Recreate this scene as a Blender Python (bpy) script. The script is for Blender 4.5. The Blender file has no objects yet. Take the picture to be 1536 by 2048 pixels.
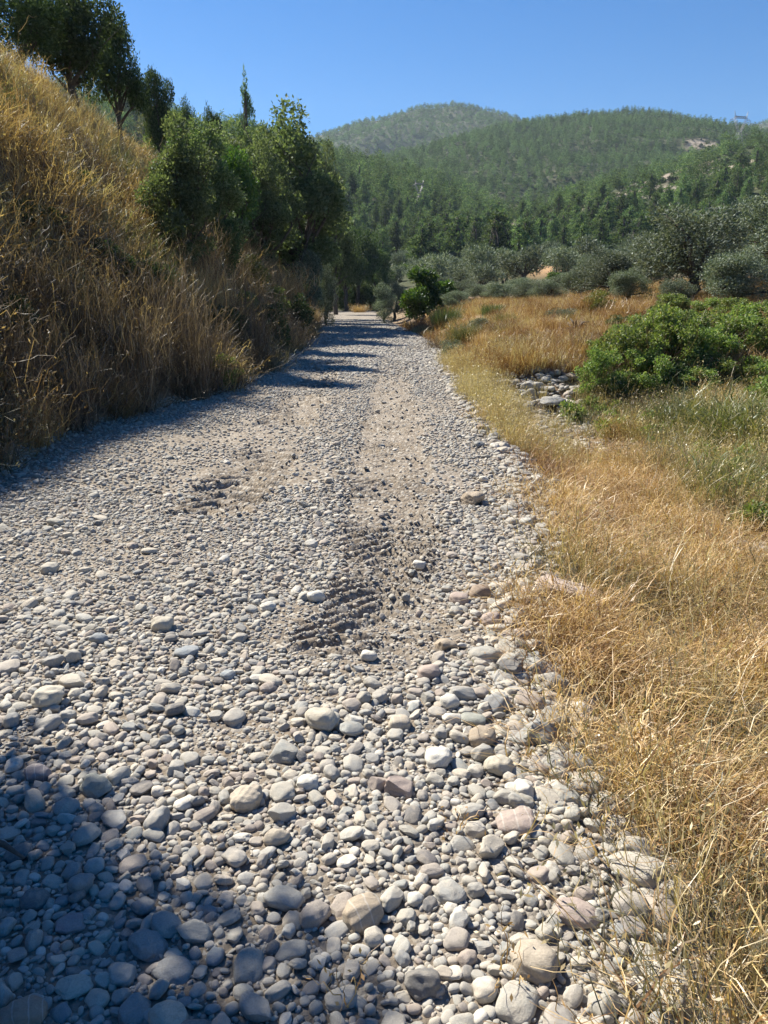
import bpy, math, random
import numpy as np
from mathutils import Vector, Euler
R = math.radians
SC = bpy.context.scene
COL = SC.collection
rng = np.random.default_rng(7)
random.seed(7)

# ------------------------------------------------------------------ camera
PITCH = R(15.4); CH = 1.5; F = 1541.0
cam_d = bpy.data.cameras.new('camera'); cam = bpy.data.objects.new('camera', cam_d)
COL.objects.link(cam); SC.camera = cam
cam.location = (0, 0, CH); cam.rotation_euler = (math.pi/2 - PITCH, 0, 0)
cam_d.sensor_fit = 'VERTICAL'; cam_d.sensor_height = 24; cam_d.lens = 24*F/2048
cam_d.clip_start = 0.05; cam_d.clip_end = 8000

# ------------------------------------------------------------------ sky, sun, exposure
SUN_AZ, SUN_EL = R(-46), R(45)
w = bpy.data.worlds.new('World'); SC.world = w; w.use_nodes = True
nt = w.node_tree; nt.nodes.clear()
sky = nt.nodes.new('ShaderNodeTexSky'); sky.sky_type = 'NISHITA'; sky.sun_disc = False
sky.sun_elevation = SUN_EL; sky.sun_rotation = SUN_AZ
sky.altitude = 600; sky.air_density = 1.0; sky.dust_density = 0.15; sky.ozone_density = 5.0
hs = nt.nodes.new('ShaderNodeHueSaturation'); hs.inputs['Saturation'].default_value = 1.4
hs.inputs['Hue'].default_value = 0.505
bg = nt.nodes.new('ShaderNodeBackground'); bg.inputs['Strength'].default_value = 0.053
wo = nt.nodes.new('ShaderNodeOutputWorld')
nt.links.new(sky.outputs[0], hs.inputs['Color']); nt.links.new(hs.outputs[0], bg.inputs[0]); nt.links.new(bg.outputs[0], wo.inputs[0])
sd = Vector((math.sin(SUN_AZ)*math.cos(SUN_EL), math.cos(SUN_AZ)*math.cos(SUN_EL), math.sin(SUN_EL)))
sl = bpy.data.lights.new('sun', 'SUN'); sl.energy = 5.0; sl.angle = R(0.53); sl.color = (1, .935, .81)
so = bpy.data.objects.new('sun', sl); COL.objects.link(so)
so.rotation_euler = (-sd).to_track_quat('-Z', 'Y').to_euler(); so.location = (-30, 30, 60)
vs = SC.view_settings; vs.view_transform = 'Standard'; vs.look = 'None'; vs.exposure = 1.2; vs.gamma = 1; vs.use_curve_mapping = False
SC.render.engine = 'CYCLES'
cy = SC.cycles
cy.max_bounces = 6; cy.diffuse_bounces = 3; cy.glossy_bounces = 2; cy.transmission_bounces = 4; cy.volume_bounces = 1
cy.transparent_max_bounces = 4; cy.caustics_reflective = False; cy.caustics_refractive = False
cy.use_denoising = True; cy.denoiser = 'OPENIMAGEDENOISE'; cy.denoising_input_passes = 'RGB_ALBEDO_NORMAL'; cy.denoising_prefilter = 'ACCURATE'
cy.sample_clamp_indirect = 4

# ------------------------------------------------------------------ helpers: pixels, noise, meshes
cP, sP = math.cos(PITCH), math.sin(PITCH)
def ray(px, py):
    u = (px-768)/F; v = (py-1024)/F
    return np.array([u, cP - v*sP, -(sP + v*cP)])
def at_Y(px, py, Y):
    d = ray(px, py); t = Y/d[1]
    return np.array([0, 0, CH]) + d*t
def on_z(px, py, z=0.0):
    d = ray(px, py); t = (z-CH)/d[2]
    return np.array([0, 0, CH]) + d*t
def depth_of(p):
    return p[1]*cP - (p[2]-CH)*sP
def project(P):
    dep = P[:, 1]*cP - (P[:, 2]-CH)*sP
    up = P[:, 1]*sP + (P[:, 2]-CH)*cP
    dd = np.where(dep > .05, dep, .05)
    return 768 + F*P[:, 0]/dd, 1024 - F*up/dd, dep

def _h(ix, iy, seed):
    n = (ix*374761393 + iy*668265263 + seed*1274126177) & 0xffffffff
    n = ((n ^ (n >> 13))*1274126177) & 0xffffffff
    return ((n ^ (n >> 16)) & 0xffff)/65535.0
def vnoise(x, y, seed=0):
    x = np.asarray(x, float); y = np.asarray(y, float)
    x0 = np.floor(x); y0 = np.floor(y)
    fx = x-x0; fy = y-y0; fx = fx*fx*(3-2*fx); fy = fy*fy*(3-2*fy)
    ix = x0.astype(np.int64); iy = y0.astype(np.int64)
    a = _h(ix, iy, seed); b = _h(ix+1, iy, seed); c = _h(ix, iy+1, seed); d = _h(ix+1, iy+1, seed)
    return (a*(1-fx)+b*fx)*(1-fy) + (c*(1-fx)+d*fx)*fy
def fbm(x, y, seed=0, oct=4):
    s = 0; a = .5; t = 0
    x = np.asarray(x, float); y = np.asarray(y, float)
    for k in range(oct):
        s = s + a*vnoise(x*2**k + 17.3*k, y*2**k - 9.1*k, seed+k); t += a; a *= .5
    return s/t
def sstep(a, b, x):
    t = np.clip((np.asarray(x, float)-a)/(b-a), 0, 1); return t*t*(3-2*t)

def mesh_from(name, V, faces, smooth=True):
    """faces: (N,k) int array, or a list of such arrays"""
    if not isinstance(faces, list): faces = [faces]
    me = bpy.data.meshes.new(name)
    V = np.ascontiguousarray(V, np.float32)
    me.vertices.add(len(V)); me.vertices.foreach_set('co', V.ravel())
    loops = np.concatenate([f.ravel() for f in faces]).astype(np.int32)
    tot = np.concatenate([np.full(len(f), f.shape[1]) for f in faces]).astype(np.int32)
    st = np.concatenate([[0], np.cumsum(tot)[:-1]]).astype(np.int32)
    me.loops.add(len(loops)); me.loops.foreach_set('vertex_index', loops)
    me.polygons.add(len(tot)); me.polygons.foreach_set('loop_start', st); me.polygons.foreach_set('loop_total', tot)
    if smooth: me.polygons.foreach_set('use_smooth', np.ones(len(tot), bool))
    me.update(calc_edges=True)
    return me
class Acc:
    def __init__(s): s.v = []; s.f = []; s.n = 0
    def add(s, V, Fc):
        s.v.append(np.asarray(V, float)); s.f.append(np.asarray(Fc, int)+s.n); s.n += len(V)
    def mesh(s, name, smooth=True):
        return mesh_from(name, np.concatenate(s.v), s.f, smooth)
    def tube(s, pts, rad, sides=6):
        pts = np.asarray(pts, float); n = len(pts); V = []
        for i in range(n):
            t = pts[min(i+1, n-1)]-pts[max(i-1, 0)]; t = t/(np.linalg.norm(t)+1e-9)
            a = np.cross(t, [0.3, 1, .2] if abs(t[2]) > .7 else [0, 0, 1]); a /= np.linalg.norm(a)+1e-9; b = np.cross(t, a)
            for k in range(sides):
                an = 2*math.pi*k/sides
                V.append(pts[i]+rad[i]*(math.cos(an)*a+math.sin(an)*b))
        Fc = [[i*sides+k, i*sides+(k+1) % sides, (i+1)*sides+(k+1) % sides, (i+1)*sides+k] for i in range(n-1) for k in range(sides)]
        s.add(V, np.array(Fc))
        s.f.append(np.array([[s.n-sides+k for k in range(sides)]])) if sides > 2 else None
    def bar(s, p, q, wd):
        s.tube([p, q], [wd, wd], 4)

def put(name, me, m=None, parent=None, loc=(0, 0, 0), rot=(0, 0, 0), scl=(1, 1, 1)):
    o = bpy.data.objects.new(name, me); COL.objects.link(o)
    if m is not None and me is not None and len(me.materials) == 0: me.materials.append(m)
    if parent: o.parent = parent
    o.location = loc; o.rotation_euler = rot; o.scale = scl
    return o
def tag(o, label=None, cat=None, group=None, kind=None):
    if label: o['label'] = label
    if cat: o['category'] = cat
    if group: o['group'] = group
    if kind: o['kind'] = kind
    return o

# ------------------------------------------------------------------ materials
def new_mat(name):
    m = bpy.data.materials.new(name); m.use_nodes = True; m.node_tree.nodes.clear()
    return m, m.node_tree.nodes, m.node_tree.links
def ramp(N, stops, interp='LINEAR'):
    r = N.new('ShaderNodeValToRGB'); e = r.color_ramp.elements; r.color_ramp.interpolation = interp
    while len(e) < len(stops): e.new(0.5)
    for k, (p, c) in enumerate(stops): e[k].position = p; e[k].color = (*c, 1)
    return r
def mix(N, L, a, b, fac, mode='MIX'):
    n = N.new('ShaderNodeMix'); n.data_type = 'RGBA'; n.blend_type = mode
    for sock, v in ((n.inputs[0], fac), (n.inputs[6], a), (n.inputs[7], b)):
        if hasattr(v, 'links'): L.new(v, sock)
        elif isinstance(v, (int, float)): sock.default_value = v
        else: sock.default_value = (*v, 1)
    return n.outputs[2]
def noise(N, L, scale, detail=4, rough=.6, vec=None, dist=0.0):
    n = N.new('ShaderNodeTexNoise'); n.inputs['Scale'].default_value = scale
    n.inputs['Detail'].default_value = detail; n.inputs['Roughness'].default_value = rough; n.inputs['Distortion'].default_value = dist
    if vec is not None: L.new(vec, n.inputs['Vector'])
    return n.outputs['Fac']
def maprange(N, L, v, a, b, c=0, d=1):
    n = N.new('ShaderNodeMapRange'); L.new(v, n.inputs[0])
    for k, x in enumerate((a, b, c, d)): n.inputs[k+1].default_value = x
    return n.outputs[0]
def bump(N, L, h, strength, dist):
    b = N.new('ShaderNodeBump'); b.inputs['Strength'].default_value = strength; b.inputs['Distance'].default_value = dist
    L.new(h, b.inputs['Height']); return b.outputs[0]
def math_n(N, L, op, a, b=None):
    n = N.new('ShaderNodeMath'); n.operation = op
    for k, v in enumerate((a, b)):
        if v is None: continue
        if hasattr(v, 'links'): L.new(v, n.inputs[k])
        else: n.inputs[k].default_value = v
    return n.outputs[0]

def leaf_mat(name, stops, trans=.35, gloss=.06, objvar=.25, rough=.45):
    """per-leaf colour from a ramp, a shift per plant, light passing through the blade"""
    m, N, L = new_mat(name)
    g = N.new('ShaderNodeNewGeometry'); oi = N.new('ShaderNodeObjectInfo')
    r = ramp(N, stops); L.new(g.outputs['Random Per Island'], r.inputs[0])
    v = maprange(N, L, oi.outputs['Random'], 0, 1, 1-objvar, 1+objvar)
    h = N.new('ShaderNodeHueSaturation'); L.new(v, h.inputs['Value']); L.new(r.outputs[0], h.inputs['Color'])
    hv = maprange(N, L, oi.outputs['Random'], 0, 1, .49, .51); L.new(hv, h.inputs['Hue'])
    c = h.outputs[0]
    d = N.new('ShaderNodeBsdfDiffuse'); L.new(c, d.inputs[0])
    t = N.new('ShaderNodeBsdfTranslucent'); L.new(mix(N, L, c, (1, 1, .55), 1.0, 'MULTIPLY'), t.inputs[0])
    a = N.new('ShaderNodeMixShader'); a.inputs[0].default_value = trans
    L.new(d.outputs[0], a.inputs[1]); L.new(t.outputs[0], a.inputs[2])
    gl = N.new('ShaderNodeBsdfGlossy'); gl.inputs['Roughness'].default_value = rough; gl.inputs[0].default_value = (.9, .95, 1, 1)
    b = N.new('ShaderNodeMixShader'); b.inputs[0].default_value = gloss
    L.new(a.outputs[0], b.inputs[1]); L.new(gl.outputs[0], b.inputs[2])
    o = N.new('ShaderNodeOutputMaterial'); L.new(b.outputs[0], o.inputs[0])
    return m

def stone_mat(name, stops, seed=0.0, objvar=True, dust=.5, tint=None):
    m, N, L = new_mat(name)
    oi = N.new('ShaderNodeObjectInfo'); tc = N.new('ShaderNodeTexCoord')
    sc = N.new('ShaderNodeVectorMath'); sc.operation = 'ADD'
    cmb = N.new('ShaderNodeCombineXYZ')
    rr = math_n(N, L, 'MULTIPLY', oi.outputs['Random'], 91.0)
    L.new(rr, cmb.inputs[0]); L.new(rr, cmb.inputs[1])
    L.new(tc.outputs['Object'], sc.inputs[0]); L.new(cmb.outputs[0], sc.inputs[1]); vec = sc.outputs[0]
    r = ramp(N, stops); L.new(oi.outputs['Random'], r.inputs[0])
    n1 = noise(N, L, 1.3, 5, .65, vec, .4); n2 = noise(N, L, 9, 4, .7, vec); n3 = noise(N, L, 38, 3, .7, vec)
    base = mix(N, L, r.outputs[0], (.44, .385, .31), math_n(N, L, 'MULTIPLY', maprange(N, L, n1, .42, .66), dust))
    v = maprange(N, L, n2, .25, .75, .80, 1.18)
    base = mix(N, L, base, (0, 0, 0), 0.0)
    h = N.new('ShaderNodeHueSaturation'); L.new(v, h.inputs['Value']); L.new(base, h.inputs['Color'])
    spk = mix(N, L, h.outputs[0], (.12, .11, .10), maprange(N, L, n3, .66, .78, 0, .5))
    wv = N.new('ShaderNodeTexWave'); wv.inputs['Scale'].default_value = .55; wv.inputs['Distortion'].default_value = 3.2
    wv.inputs['Detail'].default_value = 3; L.new(vec, wv.inputs['Vector'])
    has = maprange(N, L, math_n(N, L, 'FRACT', math_n(N, L, 'MULTIPLY', oi.outputs['Random'], 57.0)), .91, .93)
    vein = math_n(N, L, 'MULTIPLY', maprange(N, L, wv.outputs['Fac'], .95, .99), has)
    col = mix(N, L, spk, (.58, .55, .50), math_n(N, L, 'MULTIPLY', vein, .4))
    p = N.new('ShaderNodeBsdfPrincipled'); L.new(col, p.inputs['Base Color'])
    p.inputs['Roughness'].default_value = .78; p.inputs['Specular IOR Level'].default_value = .3
    hh = math_n(N, L, 'ADD', math_n(N, L, 'MULTIPLY', n2, .7), math_n(N, L, 'MULTIPLY', n3, .3))
    L.new(bump(N, L, hh, .35, .06), p.inputs['Normal'])
    o = N.new('ShaderNodeOutputMaterial'); L.new(p.outputs[0], o.inputs[0])
    return m

STONE = stone_mat('river_stone', [(0, (.33, .315, .28)), (.14, (.41, .395, .35)), (.26, (.24, .25, .26)), (.38, (.50, .455, .38)),
                                  (.50, (.36, .355, .33)), (.62, (.37, .32, .28)), (.72, (.30, .31, .295)), (.80, (.62, .59, .53)), (.86, (.48, .43, .355)),
                                  (.91, (.34, .285, .25)), (.96, (.14, .14, .145)), (1, (.52, .48, .42))])
def rock_tint(name, c, k=.85):
    return stone_mat(name, [(0, tuple(x*k for x in c)), (1, c)], dust=.25)

def wood_mat(name, a, b):
    m, N, L = new_mat(name); tc = N.new('ShaderNodeTexCoord')
    n = noise(N, L, 9, 5, .7, tc.outputs['Object']); r = ramp(N, [(.3, a), (.7, b)]); L.new(n, r.inputs[0])
    p = N.new('ShaderNodeBsdfPrincipled'); L.new(r.outputs[0], p.inputs['Base Color']); p.inputs['Roughness'].default_value = .9
    L.new(bump(N, L, n, .6, .03), p.inputs['Normal'])
    o = N.new('ShaderNodeOutputMaterial'); L.new(p.outputs[0], o.inputs[0]); return m

BARK = wood_mat('bark', (.045, .037, .03), (.13, .11, .09))
OLIVE = leaf_mat('olive_leaf', [(0, (.065, .095, .055)), (.45, (.125, .165, .11)), (.75, (.21, .245, .185)), (1, (.34, .38, .31))], .25, .03, .25, .6)
GREEN = leaf_mat('bush_leaf', [(0, (.09, .145, .03)), (.5, (.17, .25, .06)), (.85, (.24, .32, .10)), (1, (.38, .37, .17))], .45, .03, .2, .6)
FIG = leaf_mat('fig_leaf', [(0, (.035, .085, .012)), (.6, (.075, .15, .02)), (1, (.14, .23, .035))], .45, .05)
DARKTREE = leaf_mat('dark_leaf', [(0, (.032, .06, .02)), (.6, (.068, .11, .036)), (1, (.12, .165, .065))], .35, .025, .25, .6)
POPLAR = leaf_mat('poplar_leaf', [(0, (.07, .11, .045)), (.5, (.125, .175, .075)), (1, (.22, .27, .15))], .5, .03, .2, .6)
YELLOWG = leaf_mat('yellowgreen_leaf', [(0, (.09, .12, .02)), (.6, (.16, .18, .04)), (1, (.25, .24, .07))], .4, .04)
PINE = leaf_mat('pine_needles', [(0, (.05, .092, .042)), (.5, (.105, .165, .075)), (1, (.19, .25, .115))], .38, .015, .5, .65)
MAQUIS = leaf_mat('scrub_leaf', [(0, (.03, .05, .02)), (.6, (.055, .075, .03)), (1, (.10, .11, .05))], .2, .04, .4)
STRAW = leaf_mat('dry_straw', [(0, (.26, .14, .055)), (.35, (.48, .30, .12)), (.75, (.64, .45, .22)), (1, (.72, .59, .38))], .3, .05, .25)
OATS = leaf_mat('pale_oat_straw', [(0, (.36, .27, .12)), (.5, (.50, .40, .20)), (1, (.62, .53, .32))], .3, .05, .2)
RUST = leaf_mat('rusty_straw', [(0, (.17, .085, .035)), (.5, (.29, .16, .065)), (1, (.40, .25, .12))], .25, .03, .25)
BANKS = leaf_mat('bank_straw', [(0, (.19, .115, .055)), (.5, (.36, .245, .12)), (1, (.52, .39, .22))], .45, .03, .3)
TWIG = leaf_mat('dead_twig', [(0, (.09, .065, .045)), (.6, (.20, .145, .095)), (1, (.32, .245, .165))], .2, .03, .3)
WEED = leaf_mat('weed_blade', [(0, (.09, .125, .03)), (.5, (.17, .19, .06)), (1, (.33, .30, .13))], .35, .05, .3)
RUSH = leaf_mat('rush_blade', [(0, (.05, .09, .03)), (.6, (.09, .14, .05)), (1, (.16, .2, .09))], .3, .05, .2)
GREYWEED = leaf_mat('grey_weed', [(0, (.10, .10, .06)), (.5, (.17, .16, .10)), (1, (.28, .25, .16))], .3, .03, .25)

def soil_mat(name, cols, sc=1.0, bs=.5):
    m, N, L = new_mat(name)
    g = N.new('ShaderNodeNewGeometry'); pos = g.outputs['Position']
    n1 = noise(N, L, .35*sc, 5, .6, pos); n2 = noise(N, L, 6*sc, 5, .7, pos); n3 = noise(N, L, 60*sc, 4, .7, pos)
    r = ramp(N, cols); L.new(n1, r.inputs[0])
    h = N.new('ShaderNodeHueSaturation'); L.new(maprange(N, L, n2, .3, .7, .75, 1.25), h.inputs['Value']); L.new(r.outputs[0], h.inputs['Color'])
    p = N.new('ShaderNodeBsdfPrincipled'); L.new(h.outputs[0], p.inputs['Base Color']); p.inputs['Roughness'].default_value = .95
    p.inputs['Specular IOR Level'].default_value = .15
    hh = math_n(N, L, 'ADD', math_n(N, L, 'MULTIPLY', n2, .6), math_n(N, L, 'MULTIPLY', n3, .25))
    L.new(bump(N, L, hh, bs, .05), p.inputs['Normal'])
    o = N.new('ShaderNodeOutputMaterial'); L.new(p.outputs[0], o.inputs[0]); return m

def road_mat():
    m, N, L = new_mat('gravel_dust')
    g = N.new('ShaderNodeNewGeometry'); pos = g.outputs['Position']
    n1 = noise(N, L, .9, 5, .65, pos); n2 = noise(N, L, 26, 5, .75, pos); n3 = noise(N, L, 150, 3, .8, pos)
    r = ramp(N, [(.3, (.18, .145, .11)), (.5, (.23, .19, .147)), (.72, (.29, .245, .20))]); L.new(n1, r.inputs[0])
    vo = N.new('ShaderNodeTexVoronoi'); vo.inputs['Scale'].default_value = 45; L.new(pos, vo.inputs['Vector'])
    sp = N.new('ShaderNodeSeparateColor'); L.new(vo.outputs['Color'], sp.inputs[0])
    peb = ramp(N, [(0, (.15, .13, .11)), (.4, (.25, .22, .185)), (.75, (.36, .33, .29)), (1, (.46, .43, .38))]); L.new(sp.outputs[0], peb.inputs[0])
    c = mix(N, L, r.outputs[0], peb.outputs[0], maprange(N, L, sp.outputs[1], .35, .5, 0, .8))
    h = N.new('ShaderNodeHueSaturation'); L.new(maprange(N, L, n2, .25, .75, .78, 1.2), h.inputs['Value']); L.new(c, h.inputs['Color'])
    p = N.new('ShaderNodeBsdfPrincipled'); L.new(h.outputs[0], p.inputs['Base Color']); p.inputs['Roughness'].default_value = .92
    p.inputs['Specular IOR Level'].default_value = .2
    dome = math_n(N, L, 'MULTIPLY', math_n(N, L, 'SUBTRACT', .6, vo.outputs['Distance']), 1.0)
    hh = math_n(N, L, 'ADD', math_n(N, L, 'MULTIPLY', dome, .6), math_n(N, L, 'ADD', math_n(N, L, 'MULTIPLY', n2, .8), math_n(N, L, 'MULTIPLY', n3, .3)))
    L.new(bump(N, L, hh, .8, .018), p.inputs['Normal'])
    o = N.new('ShaderNodeOutputMaterial'); L.new(p.outputs[0], o.inputs[0]); return m

def terrain_mat():
    """brown soil near, dry hillside with scrub tone and pale rock where the slope mask says so (attribute 'rocky')"""
    m, N, L = new_mat('hillside_soil')
    g = N.new('ShaderNodeNewGeometry'); pos = g.outputs['Position']
    n0 = noise(N, L, .02, 6, .65, pos); n1 = noise(N, L, .35, 5, .6, pos); n2 = noise(N, L, 6, 5, .7, pos); n3 = noise(N, L, .09, 6, .75, pos)
    near = ramp(N, [(.3, (.15, .105, .068)), (.5, (.22, .16, .105)), (.7, (.31, .235, .155))]); L.new(n1, near.inputs[0])
    far = ramp(N, [(.3, (.035, .05, .022)), (.55, (.06, .068, .034)), (.75, (.11, .095, .055))]); L.new(n0, far.inputs[0])
    af = N.new('ShaderNodeAttribute'); af.attribute_name = 'far'
    ar = N.new('ShaderNodeAttribute'); ar.attribute_name = 'rocky'
    at = N.new('ShaderNodeAttribute'); at.attribute_name = 'field'
    c = mix(N, L, near.outputs[0], far.outputs[0], af.outputs['Fac'])
    rock = ramp(N, [(.3, (.25, .19, .14)), (.55, (.38, .31, .25)), (.75, (.46, .42, .37))]); L.new(n3, rock.inputs[0])
    rm = math_n(N, L, 'MULTIPLY', ar.outputs['Fac'], maprange(N, L, n3, .40, .56))
    c = mix(N, L, c, rock.outputs[0], rm)
    c = mix(N, L, c, (.40, .25, .13), at.outputs['Fac'])
    h = N.new('ShaderNodeHueSaturation'); L.new(maprange(N, L, n2, .3, .7, .72, 1.28), h.inputs['Value']); L.new(c, h.inputs['Color'])
    p = N.new('ShaderNodeBsdfPrincipled'); L.new(h.outputs[0], p.inputs['Base Color']); p.inputs['Roughness'].default_value = .95
    p.inputs['Specular IOR Level'].default_value = .15
    L.new(bump(N, L, n2, .5, .06), p.inputs['Normal'])
    o = N.new('ShaderNodeOutputMaterial'); L.new(p.outputs[0], o.inputs[0]); return m

# ------------------------------------------------------------------ the lie of the land
redge = [(1240, 2048), (1195, 1720), (1085, 1540), (1045, 1400), (1030, 1300), (1050, 1180), (1060, 1080), (1048, 960), (985, 880), (918, 790), (893, 740), (872, 695), (828, 668), (782, 648), (762, 634), (748, 625)]
ledge = [(-40, 980), (0, 955), (150, 862), (330, 815), (490, 775), (585, 720), (622, 680), (636, 650), (643, 634), (640, 625)]
RE = np.array([on_z(*p)[:2] for p in redge]); LE = np.array([on_z(*p)[:2] for p in ledge])
def xr(y): return np.interp(y, RE[:, 1], RE[:, 0])
def xl(y): return np.interp(y, LE[:, 1], LE[:, 0])

def rline(pts): return np.array([at_Y(*p) for p in pts])
RIDGES = [  # ridge line, slope, spur noise
    (rline([(420, 300, 1500), (640, 292, 1600), (690, 270, 1600), (750, 242, 1600), (850, 218, 1600), (910, 214, 1600), (960, 224, 1600), (1010, 248, 1650), (1110, 270, 1700)]), .42, 45, 230, 3),
    (rline([(830, 358, 620), (860, 338, 680), (905, 312, 760), (950, 286, 820), (1000, 272, 860), (1050, 258, 900), (1100, 250, 930), (1170, 240, 950), (1250, 234, 970), (1330, 248, 990), (1420, 290, 1020), (1520, 325, 1050)]), .34, 26, 130, 11),
    (rline([(1340, 290, 2000), (1440, 263, 2000), (1536, 246, 2000), (1750, 225, 2000)]), .40, 40, 220, 23),
    (rline([(1950, 200, 420), (1700, 276, 480), (1560, 304, 560), (1470, 308, 620), (1400, 332, 590), (1310, 362, 530), (1210, 406, 450), (1120, 446, 370), (1030, 485, 290), (960, 510, 230)]), .27, 9, 60, 37),
    (rline([(100, 200, 420), (430, 270, 430), (600, 320, 440), (680, 338, 450), (740, 368, 440), (800, 412, 420), (850, 462, 380), (900, 492, 330)]), .38, 12, 80, 53),
]
def ridge_h(x, y, rl, slope, amp, wl, seed):
    best = np.full(x.shape, -1e9); dm = np.full(x.shape, 1e9)
    for a, b in zip(rl[:-1], rl[1:]):
        ab = b[:2]-a[:2]; t = np.clip(((x-a[0])*ab[0]+(y-a[1])*ab[1])/(ab@ab), 0, 1)
        d = np.hypot(x-(a[0]+t*ab[0]), y-(a[1]+t*ab[1]))
        z = a[2]+t*(b[2]-a[2]) - slope*np.where(d < 40, d*d/80, d-20)
        best = np.maximum(best, z)
        dm = np.minimum(dm, d)
    k = np.clip(dm/(wl*1.5), 0, 1)
    n = 1-np.abs(2*fbm(x/wl, y/wl, seed, 4)-1)*1.6
    return best + amp*(n-.6)*k + .12*amp*(fbm(x/18, y/18, seed+5, 3)-.5)

Lp = np.array([-1, 0, .25, 1, 2, 4, 6, 9, 14, 25, 60, 200]), np.array([0, 0, .12, 1.0, 2.3, 4.3, 6.0, 8.0, 10.2, 15, 27, 40])
Yr = np.array([-50, 0, 10.5, 12.6, 15.0, 18, 25, 40, 60, 110, 400]), np.array([-.30, -.32, -.45, -.45, .42, .55, .95, 1.1, 1.4, 2.6, 14])
def H(x, y):
    x = np.asarray(x, float); y = np.asarray(y, float)
    l = xl(y); r = xr(y)
    sL = l-x; sR = x-r
    wob = 1.6*(fbm(x/5, y/5, 71)-.5)
    bank = np.interp(sL+np.clip(sL, 0, 1)*wob*.8, *Lp)*np.interp(y, [-50, 30, 60, 110, 220], [1, 1, .95, .6, .5])
    bank = bank + np.clip(sL, 0, 1)*(fbm(x/1.3, y/1.3, 72, 3)-.5)*.5
    zr = np.interp(y - .25*np.clip(sR-2, 0, 6) + .9*(fbm(x/2.2, y/2.2, 73)-.5)*2, *Yr)
    wid = np.interp(y, [0, 10, 20, 60], [.75, .9, 2.2, 4])
    side = zr*sstep(0, 1, np.clip(sR, 0, None)/wid) + .11*np.clip(sR-2.2, 0, 9) + .05*np.clip(sR-11, 0, 40) + np.clip(sR, 0, 1)*(fbm(x/.8, y/.8, 74, 3)-.5)*.16
    side = side - np.clip(sR/.3, 0, 1)*np.interp(y, [0, 12, 25, 40], [.04, .05, .1, .05])
    side = np.where(sR > 0, side, 0)
    near = np.where(sL > 0, bank, side) + .045*np.clip(y-112, 0, None) - np.where((sL <= 0) & (sR <= 0) & (y < 112), .06, 0)
    # the bare terrace in the olive grove
    fx, fy = at_Y(1080, 530, 118)[:2]
    tf = sstep(1.15, .95, np.hypot((x-fx)/6.5, (y-fy)/7)); near = near*(1-tf) + tf*(6.0+.12*(y-fy))
    h = near
    far = np.hypot(x, y) > 60
    if far.any():
        hh = np.full(x.shape, -1e9)
        X = x[far] if x.ndim else x; Y_ = y[far] if y.ndim else y
        m = np.full(X.shape, -1e9)
        for rd in RIDGES: m = np.maximum(m, ridge_h(X, Y_, *rd))
        hn = near[far] if x.ndim else near
        k = 4.0
        hmix = np.maximum(hn, m) + np.where(np.abs(hn-m) < k, (k-np.abs(hn-m))**2/(4*k), 0)
        fade = sstep(60, 110, np.hypot(X, Y_))
        hv = hn*(1-fade)+hmix*fade
        h = near.copy() if x.ndim else near
        if x.ndim: h[far] = hv
        else: h = hv
    return h
def hit(px, py, y0=1.0, y1=2600):
    """where the view ray through a pixel of the photograph meets the ground"""
    d = ray(px, py)
    ys = np.geomspace(y0, y1, 1400); t = ys/d[1]
    P = np.array([0, 0, CH])[None]+t[:, None]*d[None]
    hz = H(P[:, 0], P[:, 1])
    below = np.nonzero(P[:, 2] < hz)[0]
    i = below[0] if len(below) else len(ys)-1
    return np.array([P[i, 0], P[i, 1], float(hz[i])])

def rocky_mask(x, y):
    P = np.stack([x, y, H(x, y)], 1); px, py, dep = project(P)
    return P

# one sheet of ground out to the horizon, finer near the camera
az = np.concatenate([np.linspace(-180, -48, 40)[:-1], np.linspace(-48, 48, 340), np.linspace(48, 180, 40)[1:]])
rr = np.concatenate([[0.02, .35], np.geomspace(.5, 3200, 430)])
A, Rr = np.meshgrid(np.radians(az), rr)
gx = (np.sin(A)*Rr).ravel(); gy = (np.cos(A)*Rr).ravel(); gz = H(gx, gy)
nA, nR = len(az), len(rr)
ii = np.arange(nR-1)[:, None]*nA+np.arange(nA-1)[None]
quads = np.stack([ii, ii+1, ii+nA+1, ii+nA], -1).reshape(-1, 4)
tm = mesh_from('terrain', np.stack([gx, gy, gz], 1), quads)
def attr(me, name, vals, t='FLOAT'):
    a = me.attributes.new(name, t, 'POINT'); a.data.foreach_set('value' if t != 'FLOAT_VECTOR' else 'vector', np.ascontiguousarray(vals).ravel())
RK = [(1405, 300, 600, 13), (1345, 345, 520, 17), (1440, 350, 560, 14), (1270, 385, 430, 17), (1160, 425, 330, 13), (960, 405, 520, 14), (1060, 440, 300, 9)]
RKP = [(hit(a, b), s) for a, b, _, s in RK]
def rocky(x, y):
    m = np.zeros(np.shape(x))
    for p, s in RKP: m = np.maximum(m, sstep(1.25, .55, np.hypot(x-p[0], (y-p[1])*.8)/s + .5*(fbm(x/14, y/14, 91, 3)-.5)))
    return m
FX, FY = at_Y(1080, 530, 118)[:2]
def field(x, y): return sstep(1.15, .9, np.hypot((x-FX)/6.5, (y-FY)/7)+.5*(fbm(x/4, y/4, 92)-.5))
attr(tm, 'far', sstep(45, 130, np.hypot(gx, gy))); attr(tm, 'rocky', rocky(gx, gy)); attr(tm, 'field', field(gx, gy))
ground = tag(put('terrain', tm, terrain_mat()), 'dry brown hillside and valley ground under the pines and grass', kind='structure')

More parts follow.
